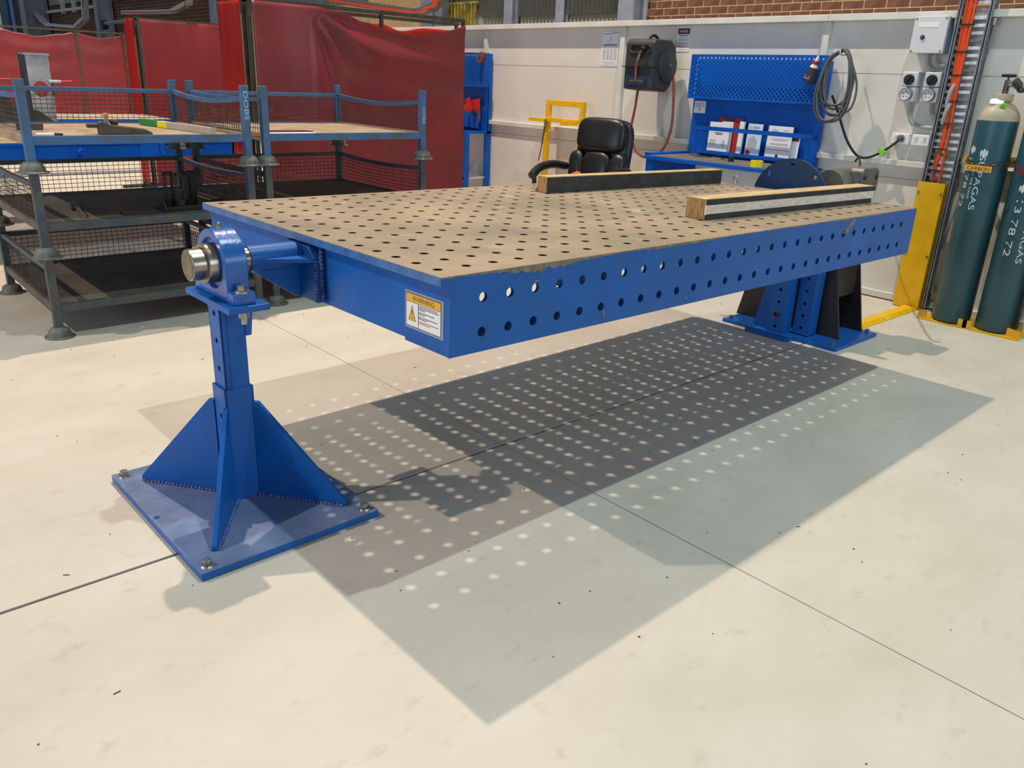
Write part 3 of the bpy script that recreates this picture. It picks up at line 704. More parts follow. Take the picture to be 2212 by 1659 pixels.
# ================================================================== STILLAGES
SW, SD, TZ = 1.138, 1.130, 0.432
def make_stillage(name, label, pm, dm, cm, sag=0.0):
    t = thing(name, label, 'stillage', group='steel mesh stillages in two stacks')
    for (x, y) in ((0, 0), (SW, 0), (0, SD), (SW, SD)):
        p = B().box(x - 0.021, x + 0.021, y - 0.021, y + 0.021, 0.04, 0.445).build('post', pm, t, bevel=0.003)
        B().lathe([(0.0, 0.058), (0.030, 0.056), (0.050, 0.042), (0.058, 0.022), (0.060, 0.010), (0.076, 0.005), (0.076, 0.0), (0.058, 0.002), (0.0, 0.020)], (x, y, 0), 'z', 24).build('cup_foot', cm, p, smooth=50)
    B().box(0.021, SW - 0.021, -0.016, 0.016, 0.135, 0.178).build('deck_beam', pm, t, bevel=0.002)
    B().box(0.021, SW - 0.021, SD - 0.016, SD + 0.016, 0.135, 0.178).build('deck_beam', pm, t, bevel=0.002)
    for x in (0, SW): B().box(x - 0.016, x + 0.016, 0.021, SD - 0.021, 0.135, 0.178).build('deck_beam', dm, t, bevel=0.002)
    B().box(0.016, SW - 0.016, 0.016, SD - 0.016, 0.160, 0.168).build('deck_sheet', dm, t)
    B().beam((0.02, SD, 0.370), (SW - 0.02, SD, 0.370), 0.022, 0.026).build('rail', pm, t, bevel=0.002)
    for x in (0, SW):
        P = [Vector((x, 0.02 + (SD - 0.04) * i / 10, 0.370 - (sag if x else sag * 0.4) * math.sin(math.pi * i / 10))) for i in range(11)]
        b = B()
        for a, c in zip(P, P[1:]): b.beam(a, c + (c - a).normalized() * 0.001, 0.022, 0.026)
        b.build('rail', pm, t)
    pitch = 0.0335; wr = 0.0019
    def panel(fn, length, sg):
        b = B(); n = int(length / pitch)
        for i in range(1, n + 1):
            x = i * length / (n + 1); h = 0.360 - sg * math.sin(math.pi * x / length)
            bow = 0.006 * math.sin(3.1 * x / length * 2 + i * 0.13)
            b.tube([fn(x, 0.170, 0), fn(x + 0.003 * math.sin(i), 0.265, bow), fn(x, h, 0)], wr, 4)
        k = 6
        for j in range(1, k + 1):
            z = 0.178 + (0.36 - 0.178) * j / (k + 1)
            b.tube([fn(0.02 + (length - 0.04) * q / 8, z - sg * math.sin(math.pi * q / 8) * j / (k + 1), 0.004 + 0.005 * math.sin(q * 1.3 + j)) for q in range(9)], wr, 4)
        return b
    panel(lambda x, z, d: (x, SD + d, z), SW, 0).build('wire_mesh', 'wire', t)
    panel(lambda x, z, d: (SW + d, x, z), SD, sag).build('wire_mesh', 'wire', t)
    panel(lambda x, z, d: (d, x, z), SD, sag * 0.4).build('wire_mesh', 'wire', t)
    return t
AX0, BX0, SY0 = -0.285, 0.968, 3.05
low = make_stillage('mesh_stillage', 'grey mesh stillage standing on the floor, lowest of the left stack', 'stillage_grey', 'deck_dark', 'cup_grey')
low.location = (AX0, SY0, 0)
dup(low, (BX0, SY0, 0), 'grey mesh stillage standing on the floor, lowest of the stack beside the large curtain')
mid = make_stillage('mesh_stillage', 'middle stillage of the left stack holding black clamps and a steel pin', 'stillage_mix', 'deck_dark', 'cup_grey', 0.02)
mid.location = (AX0, SY0, TZ)
dup(mid, (BX0, SY0, TZ), 'middle empty stillage of the stack beside the large curtain')
top = make_stillage('mesh_stillage', 'top stillage of the left stack with a dusty deck carrying a dark casting', 'stillage_blue', 'deck_dust', 'cup_grey', 0.03)
top.location = (AX0, SY0, 2 * TZ)
top2 = dup(top, (BX0, SY0, 2 * TZ), 'top stillage with a bare dusty deck in the stack beside the large curtain')
B().text('DOBS', lambda a, b: (SW + b, -0.0216, 0.335 - a), 0.155, 0.026).build('chalk_writing', 'chalk', top)
B().text('DOBS', lambda a, b: (SW + b, -0.0216, 0.285 - a), 0.105, 0.022).build('chalk_writing', 'chalk', top2)
B().text('GCR 1', lambda a, b: (0.88 + a, -0.0166, 0.157 + b), 0.11, 0.016).build('chalk_writing', 'stillage_grey', low)
# things lying on the stillages
Z3 = 2 * TZ + 0.168; Z2 = TZ + 0.168
c = thing('steel_casting', 'dark rusty tapered casting with a knob on the top left stillage', 'casting', (0.10, 3.24, Z3), (0, 0, -0.10))
B().prism([(0.0, 0.0), (0.27, 0.0), (0.27, 0.012), (0.235, 0.030), (0.06, 0.052), (0.02, 0.070), (0.0, 0.060)], 'y', -0.035, 0.035).build('wedge_body', 'casting', c, bevel=0.008)
B().box(-0.055, 0.01, -0.015, 0.02, 0.035, 0.055).build('tang', 'casting', c, bevel=0.003)
B().lathe([(0, 0.112), (0.012, 0.110), (0.016, 0.098), (0.010, 0.085), (0.012, 0.05)], (0.045, 0.0, 0), 'z', 12).build('knob', 'timber_end', c, smooth=50)
B().superell((0.085, 0.01, 0.062), (0.022, 0.016, 0.018), 1, 1, 12).build('boss', 'casting', c, smooth=60)
c = thing('painted_bar', 'long flat bar with green and yellow painted end on the top left stillage', 'bar', (0.69, 3.13, Z3 + 0.002), (0, 0, 0.13))
B().box(-0.018, 0.018, 0.0, 0.52, 0.0, 0.036).build('bare_length', 'bare_bar', c)
B().box(-0.0185, 0.0185, 0.52, 0.64, 0.0, 0.0365).build('yellow_band', 'yellow_paint', c)
B().box(-0.019, 0.019, 0.64, 0.88, 0.0, 0.037).build('green_end', 'green_paint', c)
c = thing('steel_block', 'small dark steel offcut behind the left post of the top stillage', 'offcut', (-0.13, 3.62, Z3))
B().prism([(-0.08, 0), (0.04, 0), (0.045, 0.035), (-0.08, 0.035)], 'y', -0.03, 0.03).build('offcut_body', 'casting', c, bevel=0.003)
c = thing('marker_pen', 'white marker with dark tip lying at the front left of the top stillage', 'marker', (-0.16, 3.16, Z3 + 0.009))
B().cyl((-0.06, 0.0, 0), (0.02, -0.01, 0), 0.008, n=10).build('barrel', 'white', c, smooth=40)
B().cyl((0.02, -0.01, 0), (0.06, -0.014, 0), 0.008, 0.006, n=10).build('cap', 'ink', c, smooth=40)
c = thing('steel_pin', 'shiny hammer shaped steel pin lying on the middle left stillage', 'pin', (-0.03, 3.32, Z2 + 0.015), (0, 0, -0.15))
B().cyl((0, 0.14, 0), (0.0, -0.15, 0), 0.014, n=16).build('shank', 'shaft_steel', c, smooth=40)
B().box(-0.032, 0.032, 0.13, 0.175, -0.012, 0.028).build('head', 'steel_dark', c, bevel=0.006)
c = thing('angle_bracket', 'black steel angle bracket lying on the middle left stillage beside the pin', 'bracket', (0.16, 3.22, Z2), (0, 0, -0.05))
B().box(0, 0.23, -0.05, 0.05, 0, 0.010).build('leg', 'black_plate', c, bevel=0.001)
B().box(0.22, 0.232, -0.05, 0.05, 0, 0.055).build('upstand', 'black_plate', c, bevel=0.001)
c = thing('slotted_fixture', 'black slotted clamping fixture of upright plates on the middle left stillage', 'fixture', (0.50, 3.24, Z2), (0, 0, 0.1))
B().box(-0.13, 0.13, -0.06, 0.06, 0, 0.028).build('base_bar', 'black_plate', c, bevel=0.003)
for k, (x, y, r) in enumerate(((-0.05, 0.03, 0), (-0.012, -0.03, 0), (0.06, 0.0, 0.25), (0.095, 0.04, 0.25))):
    b = B()
    h = 0.19
    b.obox((x - 0.021 * math.cos(r), y - 0.021 * math.sin(r), 0.028 + h / 2), (0.014, 0.016, h), (0, 0, r)).obox((x + 0.021 * math.cos(r), y + 0.021 * math.sin(r), 0.028 + h / 2), (0.014, 0.016, h), (0, 0, r)).obox((x, y, 0.028 + h - 0.010), (0.056, 0.016, 0.020), (0, 0, r)).obox((x, y, 0.028 + 0.018), (0.056, 0.016, 0.036), (0, 0, r))
    b.build('slotted_plate', 'black_plate', c, bevel=0.002)
c = thing('black_clamp', 'lumpy black clamp lying at the right corner of the middle left stillage', 'clamp', (0.74, 3.30, Z2))
B().superell((0, 0, 0.022), (0.045, 0.03, 0.022), 0.8, 0.8, 14).build('clamp_body', 'steel_dark', c, smooth=50)
B().cyl((-0.06, -0.03, 0.012), (0.07, 0.05, 0.012), 0.011, n=10).build('screw', 'steel_dark', c)
c = B().box(1.02, 1.34, 3.10, 3.24, Z3, Z3 + 0.006).build('paper_sheet', 'paper')
tag(c, 'white paper sheet lying at the front of the bare dusty stillage deck', 'paper')
c = B().box(1.05, 1.36, 3.19, 3.30, Z3 + 0.0062, Z3 + 0.012).build('red_folder', 'maroon')
tag(c, 'thin dark red folder lying on the white paper on the stillage', 'folder')

# ================================================================== WELDING SCREENS
def curtain(par, u0, u1, v, zt, z0=0.06, ztop=None, fold=0.012, seed=0, axis='u', nx=90, nz=60, m='curtain', swag=None):
    rnd = random.Random(seed); ph = [rnd.uniform(0, 6.28) for _ in range(6)]
    vs = []
    for i in range(nx + 1):
        a = i / nx; u = u0 + (u1 - u0) * a; t = ztop(u) if ztop else zt
        for j in range(nz + 1):
            b = j / nz; z = z0 + (t - z0) * b
            drop = (zt - t)
            d = fold * (math.sin(a * 9 + ph[0]) * 0.5 + math.sin(a * 23 + b * 2 + ph[1]) * 0.3 + 0.5 * math.sin(a * 5 - b * 7 + ph[2]))
            # soft swags hanging from the droop
            d += 0.45 * drop * math.sin((b - 0.62) * 30 + a * 5) * max(0.0, min(1.0, (b - 0.58) / 0.2)) * 0.35
            d -= 0.22 * drop * b ** 3
            if swag:
                du_, dz_s = u - swag[0], swag[1] - z; rr_ = math.hypot(du_, dz_s)
                if du_ > -0.05:
                    an = math.atan2(dz_s, du_ + 0.05)
                    d -= swag[2] * math.sin(an * 13 + 0.6) * min(1, rr_ / 0.25) * max(0, 1 - rr_ / 1.5) * (1 if an < 1.35 else 0.4)
            vs.append((u, v + d, z) if axis == 'u' else (v + d, u, z))
    fs = [(i * (nz + 1) + j, (i + 1) * (nz + 1) + j, (i + 1) * (nz + 1) + j + 1, i * (nz + 1) + j + 1) for i in range(nx) for j in range(nz)]
    o = B().add(vs, fs).build('curtain', m, par, smooth=80)
    sm = o.modifiers.new('thickness', 'SOLIDIFY'); sm.thickness = 0.001
    return o
def screen(label, a, b, h, axis='u', at=0.0, mids=(), r=0.0135, ztop=None, seed=0, fold=0.012, name='welding_screen', feet=True, off=0.02, m='curtain', swag=None):
    """framed curtain from a to b along axis, standing at the other coordinate"""
    P = (lambda q, z, d=0: (q, at + d, z)) if axis == 'u' else (lambda q, z, d=0: (at + d, q, z))
    t = thing(name, label, 'welding screen', (0, 0, 0))
    for q in (a, b) + tuple(mids):
        p = B().box(P(q, 0)[0] - r, P(q, 0)[0] + r, P(q, 0)[1] - r, P(q, 0)[1] + r, 0.02, h).build('post' if q in (a, b) else 'mid_post', 'screen_frame', t)
        if feet: B().obox(P(q, 0.015), (0.05, 0.5, 0.03) if axis == 'u' else (0.5, 0.05, 0.03)).build('foot', 'screen_frame', p)
    B().beam(P(a - r, h), P(b + r, h), 0.030, 0.030).build('top_rail', 'screen_frame', t)
    B().beam(P(a, 0.07), P(b, 0.07), 0.03, 0.03).build('bottom_rail', 'screen_frame', t)
    curtain(t, a + r, b - r, at - off, h, 0.06, ztop, fold, seed, axis, m=m, swag=swag)
    return t
def lerp_curve(pts):
    def f(u):
        for (a, za), (b, zb) in zip(pts, pts[1:]):
            if u <= b:
                q = max(0, min(1, (u - a) / (b - a))); q = q * q * (3 - 2 * q); return za + (zb - za) * q
        return pts[-1][1]
    return f
sag3 = lerp_curve([(1.7, 1.90), (2.33, 1.90), (2.55, 1.868), (2.78, 1.812), (3.02, 1.770), (3.28, 1.748), (3.55, 1.778), (3.90, 1.855)])
screen('large maroon welding curtain sagging from its rail behind the right stillage stack', 1.765, 3.895, 1.905, 'u', 4.9, mids=(2.985,), ztop=sag3, seed=3, fold=0.018, off=0.04, swag=(2.33, 1.90, 0.030))
screen('bright red narrow welding curtain turning back from the large sagging curtain', 4.98, 5.44, 1.905, 'v', 1.76, seed=5, fold=0.006, m='curtain_red_lit')
screen('red welding curtain hung on a rail directly behind the large sagging curtain', 2.30, 4.20, 1.905, 'u', 5.40, ztop=lerp_curve([(2.3, 1.88), (2.75, 1.86), (2.95, 1.82), (3.3, 1.845), (3.5, 1.80), (3.8, 1.84), (4.2, 1.84)]), seed=8, fold=0.02, m='curtain_red_lit')
screen('plain maroon welding curtain between the two bright red strips', 2.06, 3.05, 1.865, 'u', 8.38, seed=11, fold=0.008)
screen('narrow glossy red welding curtain joining the two rear maroon curtains', 8.46, 8.80, 1.875, 'v', 2.06, seed=12, fold=0.012, m='curtain_red_lit')
sag1 = lerp_curve([(-1.0, 1.87), (1.5, 1.87), (1.966, 1.858), (2.22, 1.808), (2.49, 1.775), (2.86, 1.833), (3.10, 1.878), (3.30, 1.831), (3.48, 1.797), (3.68, 1.832), (3.88, 1.875)])
screen('maroon welding curtain with sagging top edge at the far left behind the blue benches', -1.0, 3.884, 1.90, 'u', 14.8, mids=(3.10,), r=0.022, ztop=sag1, seed=15, fold=0.02)

# ================================================================== BLUE BENCHES behind the stillages
def bench(label, u0, u1, v0, v1, zt, hb, legs):
    t = thing('fabrication_bench', label, 'bench', (0, 0, 0))
    B().box(u0, u1, v0, v1, zt - 0.018, zt).build('bench_top', 'deck_dust', t)
    B().box(u0, u1, v0 - 0.010, v0, zt - 0.02, zt - 0.002).build('top_lip', 'blue_bright', t)
    for v in (v0, v1 - 0.012): B().box(u0, u1, v, v + 0.012, zt - hb, zt - 0.018).build('side_plate', 'blue_bright', t)
    for u in (u0, u1 - 0.012): B().box(u, u + 0.012, v0, v1, zt - hb, zt - 0.018).build('end_plate', 'blue_bright', t)
    for (u, v) in legs: B().box(u - 0.022, u + 0.022, v - 0.022, v + 0.022, 0, zt - 0.018).build('leg', 'blue_bright', t)
    return t
bn = bench('bright blue fabrication bench behind the left stillage stack', -1.2, 1.60, 5.0, 6.9, 0.848, 0.118, ((-1.0, 5.2), (1.215, 5.2), (-1.0, 6.6), (1.50, 6.0)))
for u in (0.44, 1.30): B().lathe([(0.0, 4.955), (0.009, 4.955), (0.009, 4.950), (0.022, 4.950), (0.022, 5.0)], (u, 0, 0.782), 'y', 16).build('bush', 'blue_bright', bn, smooth=40)
B().box(0.86, 1.00, 4.990, 5.0, 0.733, 0.83).build('patch_plate', 'blue_bright', bn); B().box(1.005, 1.04, 4.980, 5.0, 0.745, 0.845).build('patch_plate', 'blue_bright', bn)
bench('second blue bench with a tan top farther back by the left curtain', -0.2, 1.95, 7.3, 8.2, 0.875, 0.07, ((0.0, 7.45), (0.0, 8.05)))
c = thing('steel_bracket', 'upright silver steel bracket with a round hole on the blue bench', 'bracket', (0.47, 6.0, 0.848), (0, 0, 0.12))
bm_ = B().holed([-0.085, 0.085], [0.0, 0.24, 0.43, 0.585], {(0, 1): (0.0, 0.33)}, 0.062, 0.0, 0.012, n=24, fn=lambda x, y, z: (x, z, y)).build('face_plate', 'steel_silver', c)
B().box(-0.097, -0.085, 0.0, 0.12, 0.0, 0.60).build('flange', 'steel_dark', c); B().box(-0.10, 0.09, -0.02, 0.10, 0.585, 0.60).build('cap_plate', 'steel_silver', c)
c = thing('gusset_plate', 'dark triangular steel plate set in front of the silver bracket', 'steel plate', (0.30, 5.85, 0.848), (0, 0, 0.1))
B().prism([(-0.22, 0.0), (0.32, 0.0), (0.10, 0.17), (0.0, 0.20), (-0.22, 0.20)], 'y', 0, 0.012).build('plate_body', 'steel_dark', c)
B().box(-0.24, 0.42, -0.10, 0.10, 0.0, 0.03).build('plate_foot', 'steel_dark', c)
c = thing('gusset_plate', 'dark triangular steel plate at the left picture edge on the blue bench', 'steel plate', (0.02, 6.05, 0.848), (0, 0, 0.1))
B().prism([(-0.3, 0.0), (0.24, 0.0), (0.24, 0.22), (0.10, 0.40), (-0.3, 0.40)], 'y', 0, 0.012).build('plate_body', 'steel_dark', c)
for (u, v, z, lab) in ((0.60, 5.98, 1.24, 'toggle clamp with red handle at the right of the silver bracket'), (0.16, 5.98, 1.245, 'toggle clamp with red handle left of the silver bracket')):
    c = thing('toggle_clamp', lab, 'clamp', (u, v, z))
    B().obox((-0.03, 0, 0), (0.09, 0.02, 0.022)).build('clamp_arm', 'steel_silver', c, bevel=0.003)
    B().cyl((-0.05, 0, -0.012), (-0.05, 0, -0.11), 0.007, n=8).build('spindle', 'steel_dark', c)
    B().cyl((0.015, 0, 0), (0.10, 0, 0.002), 0.009, n=10).build('handle', 'red', c, smooth=40)

# ================================================================== THINGS ON THE PARTITION WALL
F = WU                            # wall face
def sheet(name, label, cat, u, v0, v1, z0, z1, m='paper', t=0.0015):
    o = thing(name, label, cat, (u, (v0 + v1) / 2, (z0 + z1) / 2))
    B().box(-t, 0, (v0 - v1) / 2, (v1 - v0) / 2, (z0 - z1) / 2, (z1 - z0) / 2).build('sheet', m, o)
    return o
po = sheet('notice_poster', 'white paper chart with a table pinned left of the hose reel', 'poster', F - 0.0015, 3.617, 3.822, 1.557, 1.845)
def marks(par, rows, x, m, h=0.004):
    b = B()
    for v0, v1, z in rows:
        q = v0
        while q < v1 - 0.002:
            l = random.uniform(0.004, 0.013); b.box(-x - 0.0004, -x, q, min(q + l, v1), z, z + h); q += l + 0.002
    b.build('print', m, par)
marks(po, [(-0.09, -0.02, 0.132), (-0.02, 0.09, 0.125), (-0.08, 0.08, 0.035), (-0.085, 0.085, 0.026)], 0.0015, 'ink_blue', 0.007)
marks(po, [(a, a + 0.035, 0.012 - 0.0105 * k) for k in range(11) for a in (-0.085, -0.04, 0.005, 0.05)], 0.0015, 'ink_grey', 0.005)
marks(po, [(-0.09, 0.09, -0.112), (-0.06, 0.06, -0.122), (-0.085, 0.085, -0.132)], 0.0015, 'ink_grey', 0.003)
B().obox((-0.002, 0.02, 0.075), (0.0006, 0.003, 0.05), (0.9, 0, 0)).obox((-0.002, -0.01, 0.085), (0.0006, 0.003, 0.045), (-0.6, 0, 0)).obox((-0.002, 0.0, 0.06), (0.0006, 0.002, 0.03), (0.3, 0, 0)).build('diagram', 'ink_red', po)
dn = sheet('danger_notice', 'white DANGER notice with a dark header above the hose reel', 'sign', F - 0.0015, 2.832, 2.966, 1.680, 1.868)
B().box(-0.0020, -0.0015, -0.061, 0.061, 0.044, 0.088).build('header', 'maroon', dn)
B().text('DANGER', lambda a, b: (-0.0023, -a, 0.066 + b), 0.085, 0.018).build('lettering', 'white', dn)
marks(dn, [(-0.045, 0.045, 0.030)], 0.0015, 'ink', 0.007)
marks(dn, [(-0.035, 0.035, 0.018), (-0.05, 0.05, 0.002), (-0.05, 0.05, -0.006), (-0.05, 0.04, -0.026), (-0.05, 0.05, -0.034), (-0.05, 0.05, -0.052), (-0.05, 0.02, -0.060), (-0.05, 0.04, -0.078)], 0.0015, 'ink_grey', 0.0035)

# hose reel
hr = thing('hose_reel', 'dark plastic wall hose reel with red brown hose hanging in a loop', 'hose reel', (4.44, 3.02, 1.57), (0, 0, 0.10))
pts = [(-0.19, -0.20), (0.04, -0.215), (0.10, -0.17), (0.15, -0.07), (0.165, 0.05), (0.14, 0.14), (0.06, 0.19), (-0.16, 0.19), (-0.19, 0.16)]
B().prism(pts, 'y', -0.14, 0.14).build('casing', 'reel_plastic', hr, bevel=0.016)
B().lathe([(0.0, -0.172), (0.10, -0.170), (0.125, -0.158), (0.13, -0.138)], (0.02, 0, -0.01), 'y', 28).build('side_cap', 'reel_plastic', hr, smooth=40)
B().obox((0.02, -0.174, 0.0), (0.035, 0.002, 0.025)).build('badge', 'ink_blue', hr)
B().prism([(-0.085, 0.085), (0.06, 0.085), (0.085, 0.10), (0.085, 0.125), (0.06, 0.14), (-0.085, 0.14), (-0.11, 0.125), (-0.11, 0.10)], 'x', -0.194, -0.18).build('outlet_mouth', 'reel_dark', hr)
B().tube([(-0.198, y, z) for y, z in ((-0.085, 0.082), (0.06, 0.082), (0.088, 0.1), (0.088, 0.127), (0.06, 0.144), (-0.085, 0.144), (-0.113, 0.127), (-0.113, 0.1))], 0.007, 6, closed=True).build('outlet_rim', 'reel_plastic', hr)
B().superell((-0.205, -0.045, 0.112), (0.028, 0.026, 0.026), 1, 1, 12).build('hose_stop', 'reel_dark', hr, smooth=60)
B().tube([(-0.215, -0.045, 0.105), (-0.225, -0.02, 0.06), (-0.222, 0.0, -0.04), (-0.215, 0.0, -0.13)], 0.009, 8, sm=5).build('hose_tail', 'hose', hr, smooth=60)
B().cyl((-0.224, -0.022, 0.065), (-0.226, -0.012, 0.02), 0.0105, n=10).build('hose_ferrule', 'zinc', hr)
B().prism([(-0.075, -0.165), (0.085, -0.165), (0.10, -0.15), (0.10, -0.115), (0.085, -0.10), (-0.075, -0.10), (-0.09, -0.115), (-0.09, -0.15)], 'x', -0.206, -0.19).build('name_plate', 'blue_dark', hr)
B().box(-0.2075, -0.206, -0.06, 0.07, -0.14, -0.125).build('name_bar', 'brass', hr)
B().box(-0.21, 0.02, -0.142, 0.155, -0.028, -0.022).build('seam', 'reel_dark', hr)
B().tube([(-0.05, 0.0, 0.19), (-0.045, 0.0, 0.212), (0.0, 0.0, 0.224), (0.045, 0.0, 0.212), (0.06, 0.0, 0.19)], 0.012, 8, sm=3).build('carry_handle', 'reel_dark', hr, smooth=60)
B().box(0.12, 0.235, -0.04, 0.04, -0.11, 0.11).build('wall_bracket', 'reel_dark', hr, bevel=0.006)
B().tube([(-0.02, 0.10, -0.20), (-0.02, 0.115, -0.36), (-0.03, 0.13, -0.52), (-0.02, 0.11, -0.64), (0.0, 0.03, -0.74), (0.03, -0.08, -0.745), (0.06, -0.17, -0.66), (0.09, -0.20, -0.50), (0.10, -0.19, -0.30), (0.10, -0.165, -0.11), (0.12, -0.10, -0.02)], 0.011, 8, sm=6).build('supply_hose', 'hose', hr, smooth=60)

# blue shadow board workstation with fold-down desk
def workstation(label, v0, v1):
    t = thing('blue_workstation', label, 'workstation', (4.62, (v0 + v1) / 2, 0))
    h = (v1 - v0) / 2
    B().box(0.0, 0.04, -h + 0.01, h - 0.01, 0.86, 1.62).build('back_panel', 'blue_desk', t)
    p = 0.0185; nx = int(2 * h / p); nz = 19
    xe_ = [-h + i * p for i in range(nx + 1)]; ze_ = [1.318 + j * 0.0178 for j in range(nz + 1)]
    hs = {}
    for i in range(nx):
        for j in range(nz):
            if (i + j) % 2 == 0 and 0 < i < nx - 1 and 0 < j < nz - 1: hs[(i, j)] = ((xe_[i] + xe_[i + 1]) / 2, (ze_[j] + ze_[j + 1]) / 2)
    B().holed(xe_, ze_, hs, 0.0078, -0.085, -0.082, n=8, fn=lambda x, y, z: (z, x, y)).build('perforated_board', 'blue_desk', t)
    for s_ in (-1, 1): B().box(-0.082, 0.0, s_ * (h - 0.004) - 0.002, s_ * (h - 0.004) + 0.002, 1.318, 1.655).build('board_return', 'blue_desk', t)
    return t, h
ws, h = workstation('blue steel workstation with perforated board, document rack and narrow desk', 1.50, 2.69)
B().box(-0.57, 0.04, -0.63, 0.585, 0.845, 0.872).build('desk_top', 'blue_desk', ws, bevel=0.002)
B().box(-0.55, 0.0, -0.60, 0.565, 0.872, 0.876).build('desk_mat', 'desk_rubber', ws)
B().box(-0.48, 0.04, 0.585, 0.66, 0.852, 0.888).build('side_lip', 'blue_desk', ws)
for y in (0.55, -0.60):
    B().box(-0.56, -0.51, y - 0.025, y + 0.025, 0.0, 0.845).build('desk_leg', 'blue_desk', ws); B().box(-0.01, 0.04, y - 0.025, y + 0.025, 0.0, 0.845).build('desk_leg', 'blue_desk', ws)
    B().box(-0.55, 0.03, y - 0.01, y + 0.01, 0.73, 0.845).build('desk_apron', 'blue_desk', ws)
B().box(-0.012, 0.0, -0.60, 0.47, 0.900, 0.912).build('rack_shelf', 'blue_desk', ws); B().box(-0.10, -0.012, -0.58, 0.46, 0.898, 0.903).build('rack_floor', 'blue_desk', ws)
B().box(-0.115, -0.111, -0.60, 0.47, 1.080, 1.112).build('rack_bar', 'blue_desk', ws)
B().box(-0.104, -0.100, -0.58, 0.46, 0.898, 0.925).build('rack_bar', 'blue_desk', ws)
for y in (0.44, -0.56): B().box(-0.113, 0.0, y - 0.002, y + 0.002, 1.085, 1.105).box(-0.108, -0.104, y - 0.004, y + 0.004, 0.90, 1.08).build('rack_stay', 'blue_desk', ws)
WV = 4.62; WC = (1.50 + 2.69) / 2
nm = sheet('number_card', 'white card reading 4 on the blue workstation', 'card', WV - 0.001, 2.552, 2.665, 1.205, 1.300, 'white')
zz = B()
for k in range(3):
    zz.tube([(-0.002, -0.045 + 0.0128 * i, 0.030 - 0.014 * k + (0.006 if i % 2 else -0.004)) for i in range(8)], 0.0016, 4)
zz.build('zigzag_print', 'ink', nm); B().text('4', lambda a, b: (-0.0022, -a, -0.018 + b), 0.018, 0.028).build('numeral', 'ink', nm)
def booklet(name, label, cat, v0, v1, z0, z1, u, m, th=0.008, lean=0.06, comb=False, roll=0.0):
    t = thing(name, label, cat, (u, (v0 + v1) / 2, z0), (roll, lean, 0))
    w_ = (v1 - v0) / 2; hh = z1 - z0
    B().box(-th, 0, -w_, w_, 0, hh).build('cover', m, t)
    if comb:
        cb = B()
        for k in range(int(hh / 0.0105)): cb.box(-th - 0.002, 0.002, w_ - 0.001, w_ + 0.007, 0.006 + 0.0105 * k, 0.011 + 0.0105 * k)
        cb.build('comb_binding', 'ink', t)
    return t, w_, hh
b1, w1, h1 = booklet('spiral_manual', 'comb bound grey white manual leftmost in the blue rack', 'manual', 2.25, 2.445, 0.905, 1.148, 4.555, 'paper', comb=True)
marks(b1, [(-0.03, 0.03, 0.196), (-0.04, 0.04, 0.155), (-0.03, 0.03, 0.145)], 0.008, 'ink', 0.007)
marks(b1, [(0.02, 0.08, 0.10 - 0.009 * k) for k in range(5)] + [(-0.07, -0.04, 0.10 - 0.009 * k) for k in range(6)], 0.008, 'ink_grey', 0.004)
b2, w2, h2 = booklet('red_clipboard', 'red clipboard with white papers behind the leftmost manual', 'clipboard', 2.16, 2.385, 0.905, 1.185, 4.585, 'red_dark')
B().box(-0.012, -0.008, -0.03, 0.05, 0.255, 0.278).build('clip', 'steel_dark', b2); B().box(-0.0098, -0.008, -0.03, 0.075, 0.01, 0.25).build('papers', 'paper', b2)
b3, w3, h3 = booklet('paper_sleeve', 'curling white papers in a sleeve beside the red clipboard', 'papers', 2.125, 2.165, 0.905, 1.165, 4.57, 'paper', th=0.02)
b4, w4, h4 = booklet('pale_brochure', 'pale blue brochure with a red dot in the middle of the rack', 'brochure', 1.955, 2.085, 0.905, 1.155, 4.56, 'paper_blue')
B().text('AINZI', lambda a, b: (-0.0085, -a - 0.005, 0.222 + b), 0.06, 0.016).build('lettering', 'ink', b4)
B().text('2', lambda a, b: (-0.0085, 0.045 - a, 0.222 + b), 0.014, 0.016).build('lettering', 'ink', b4)
B().lathe([(0, -0.0085), (0.022, -0.0085), (0.022, -0.008)], (0, 0.038, 0.03), 'x', 18).build('red_dot', 'ink_red', b4)
B().prism([(-0.03, 0.06), (0.055, 0.06), (0.045, 0.14), (0.0, 0.16), (-0.035, 0.12)], 'x', -0.0085, -0.008).build('picture', 'paper_grey', b4)
b5, w5, h5 = booklet('spiral_manual', 'comb bound white manual with a grey band rightmost in the rack', 'manual', 1.69, 1.90, 0.905, 1.152, 4.555, 'paper', comb=True)
marks(b5, [(0.02, 0.075, 0.215), (0.02, 0.065, 0.205), (-0.07, -0.03, 0.215), (-0.08, 0.06, 0.15), (-0.07, 0.06, 0.14), (-0.08, 0.07, 0.115), (-0.08, 0.07, 0.108)], 0.008, 'ink_grey', 0.004)
B().box(-0.0086, -0.008, -0.104, 0.104, 0.068, 0.098).build('grey_band', 'paper_grey', b5); B().box(-0.0086, -0.008, -0.012, 0.010, 0.016, 0.038).build('emblem', 'ink', b5)
b6, w6, h6 = booklet('white_leaflet', 'white leaflet with a dark header tucked behind the rightmost manual', 'leaflet', 1.64, 1.74, 0.905, 1.080, 4.585, 'paper', th=0.004)
B().box(-0.0046, -0.004, -0.045, 0.04, 0.145, 0.172).build('header', 'maroon', b6)
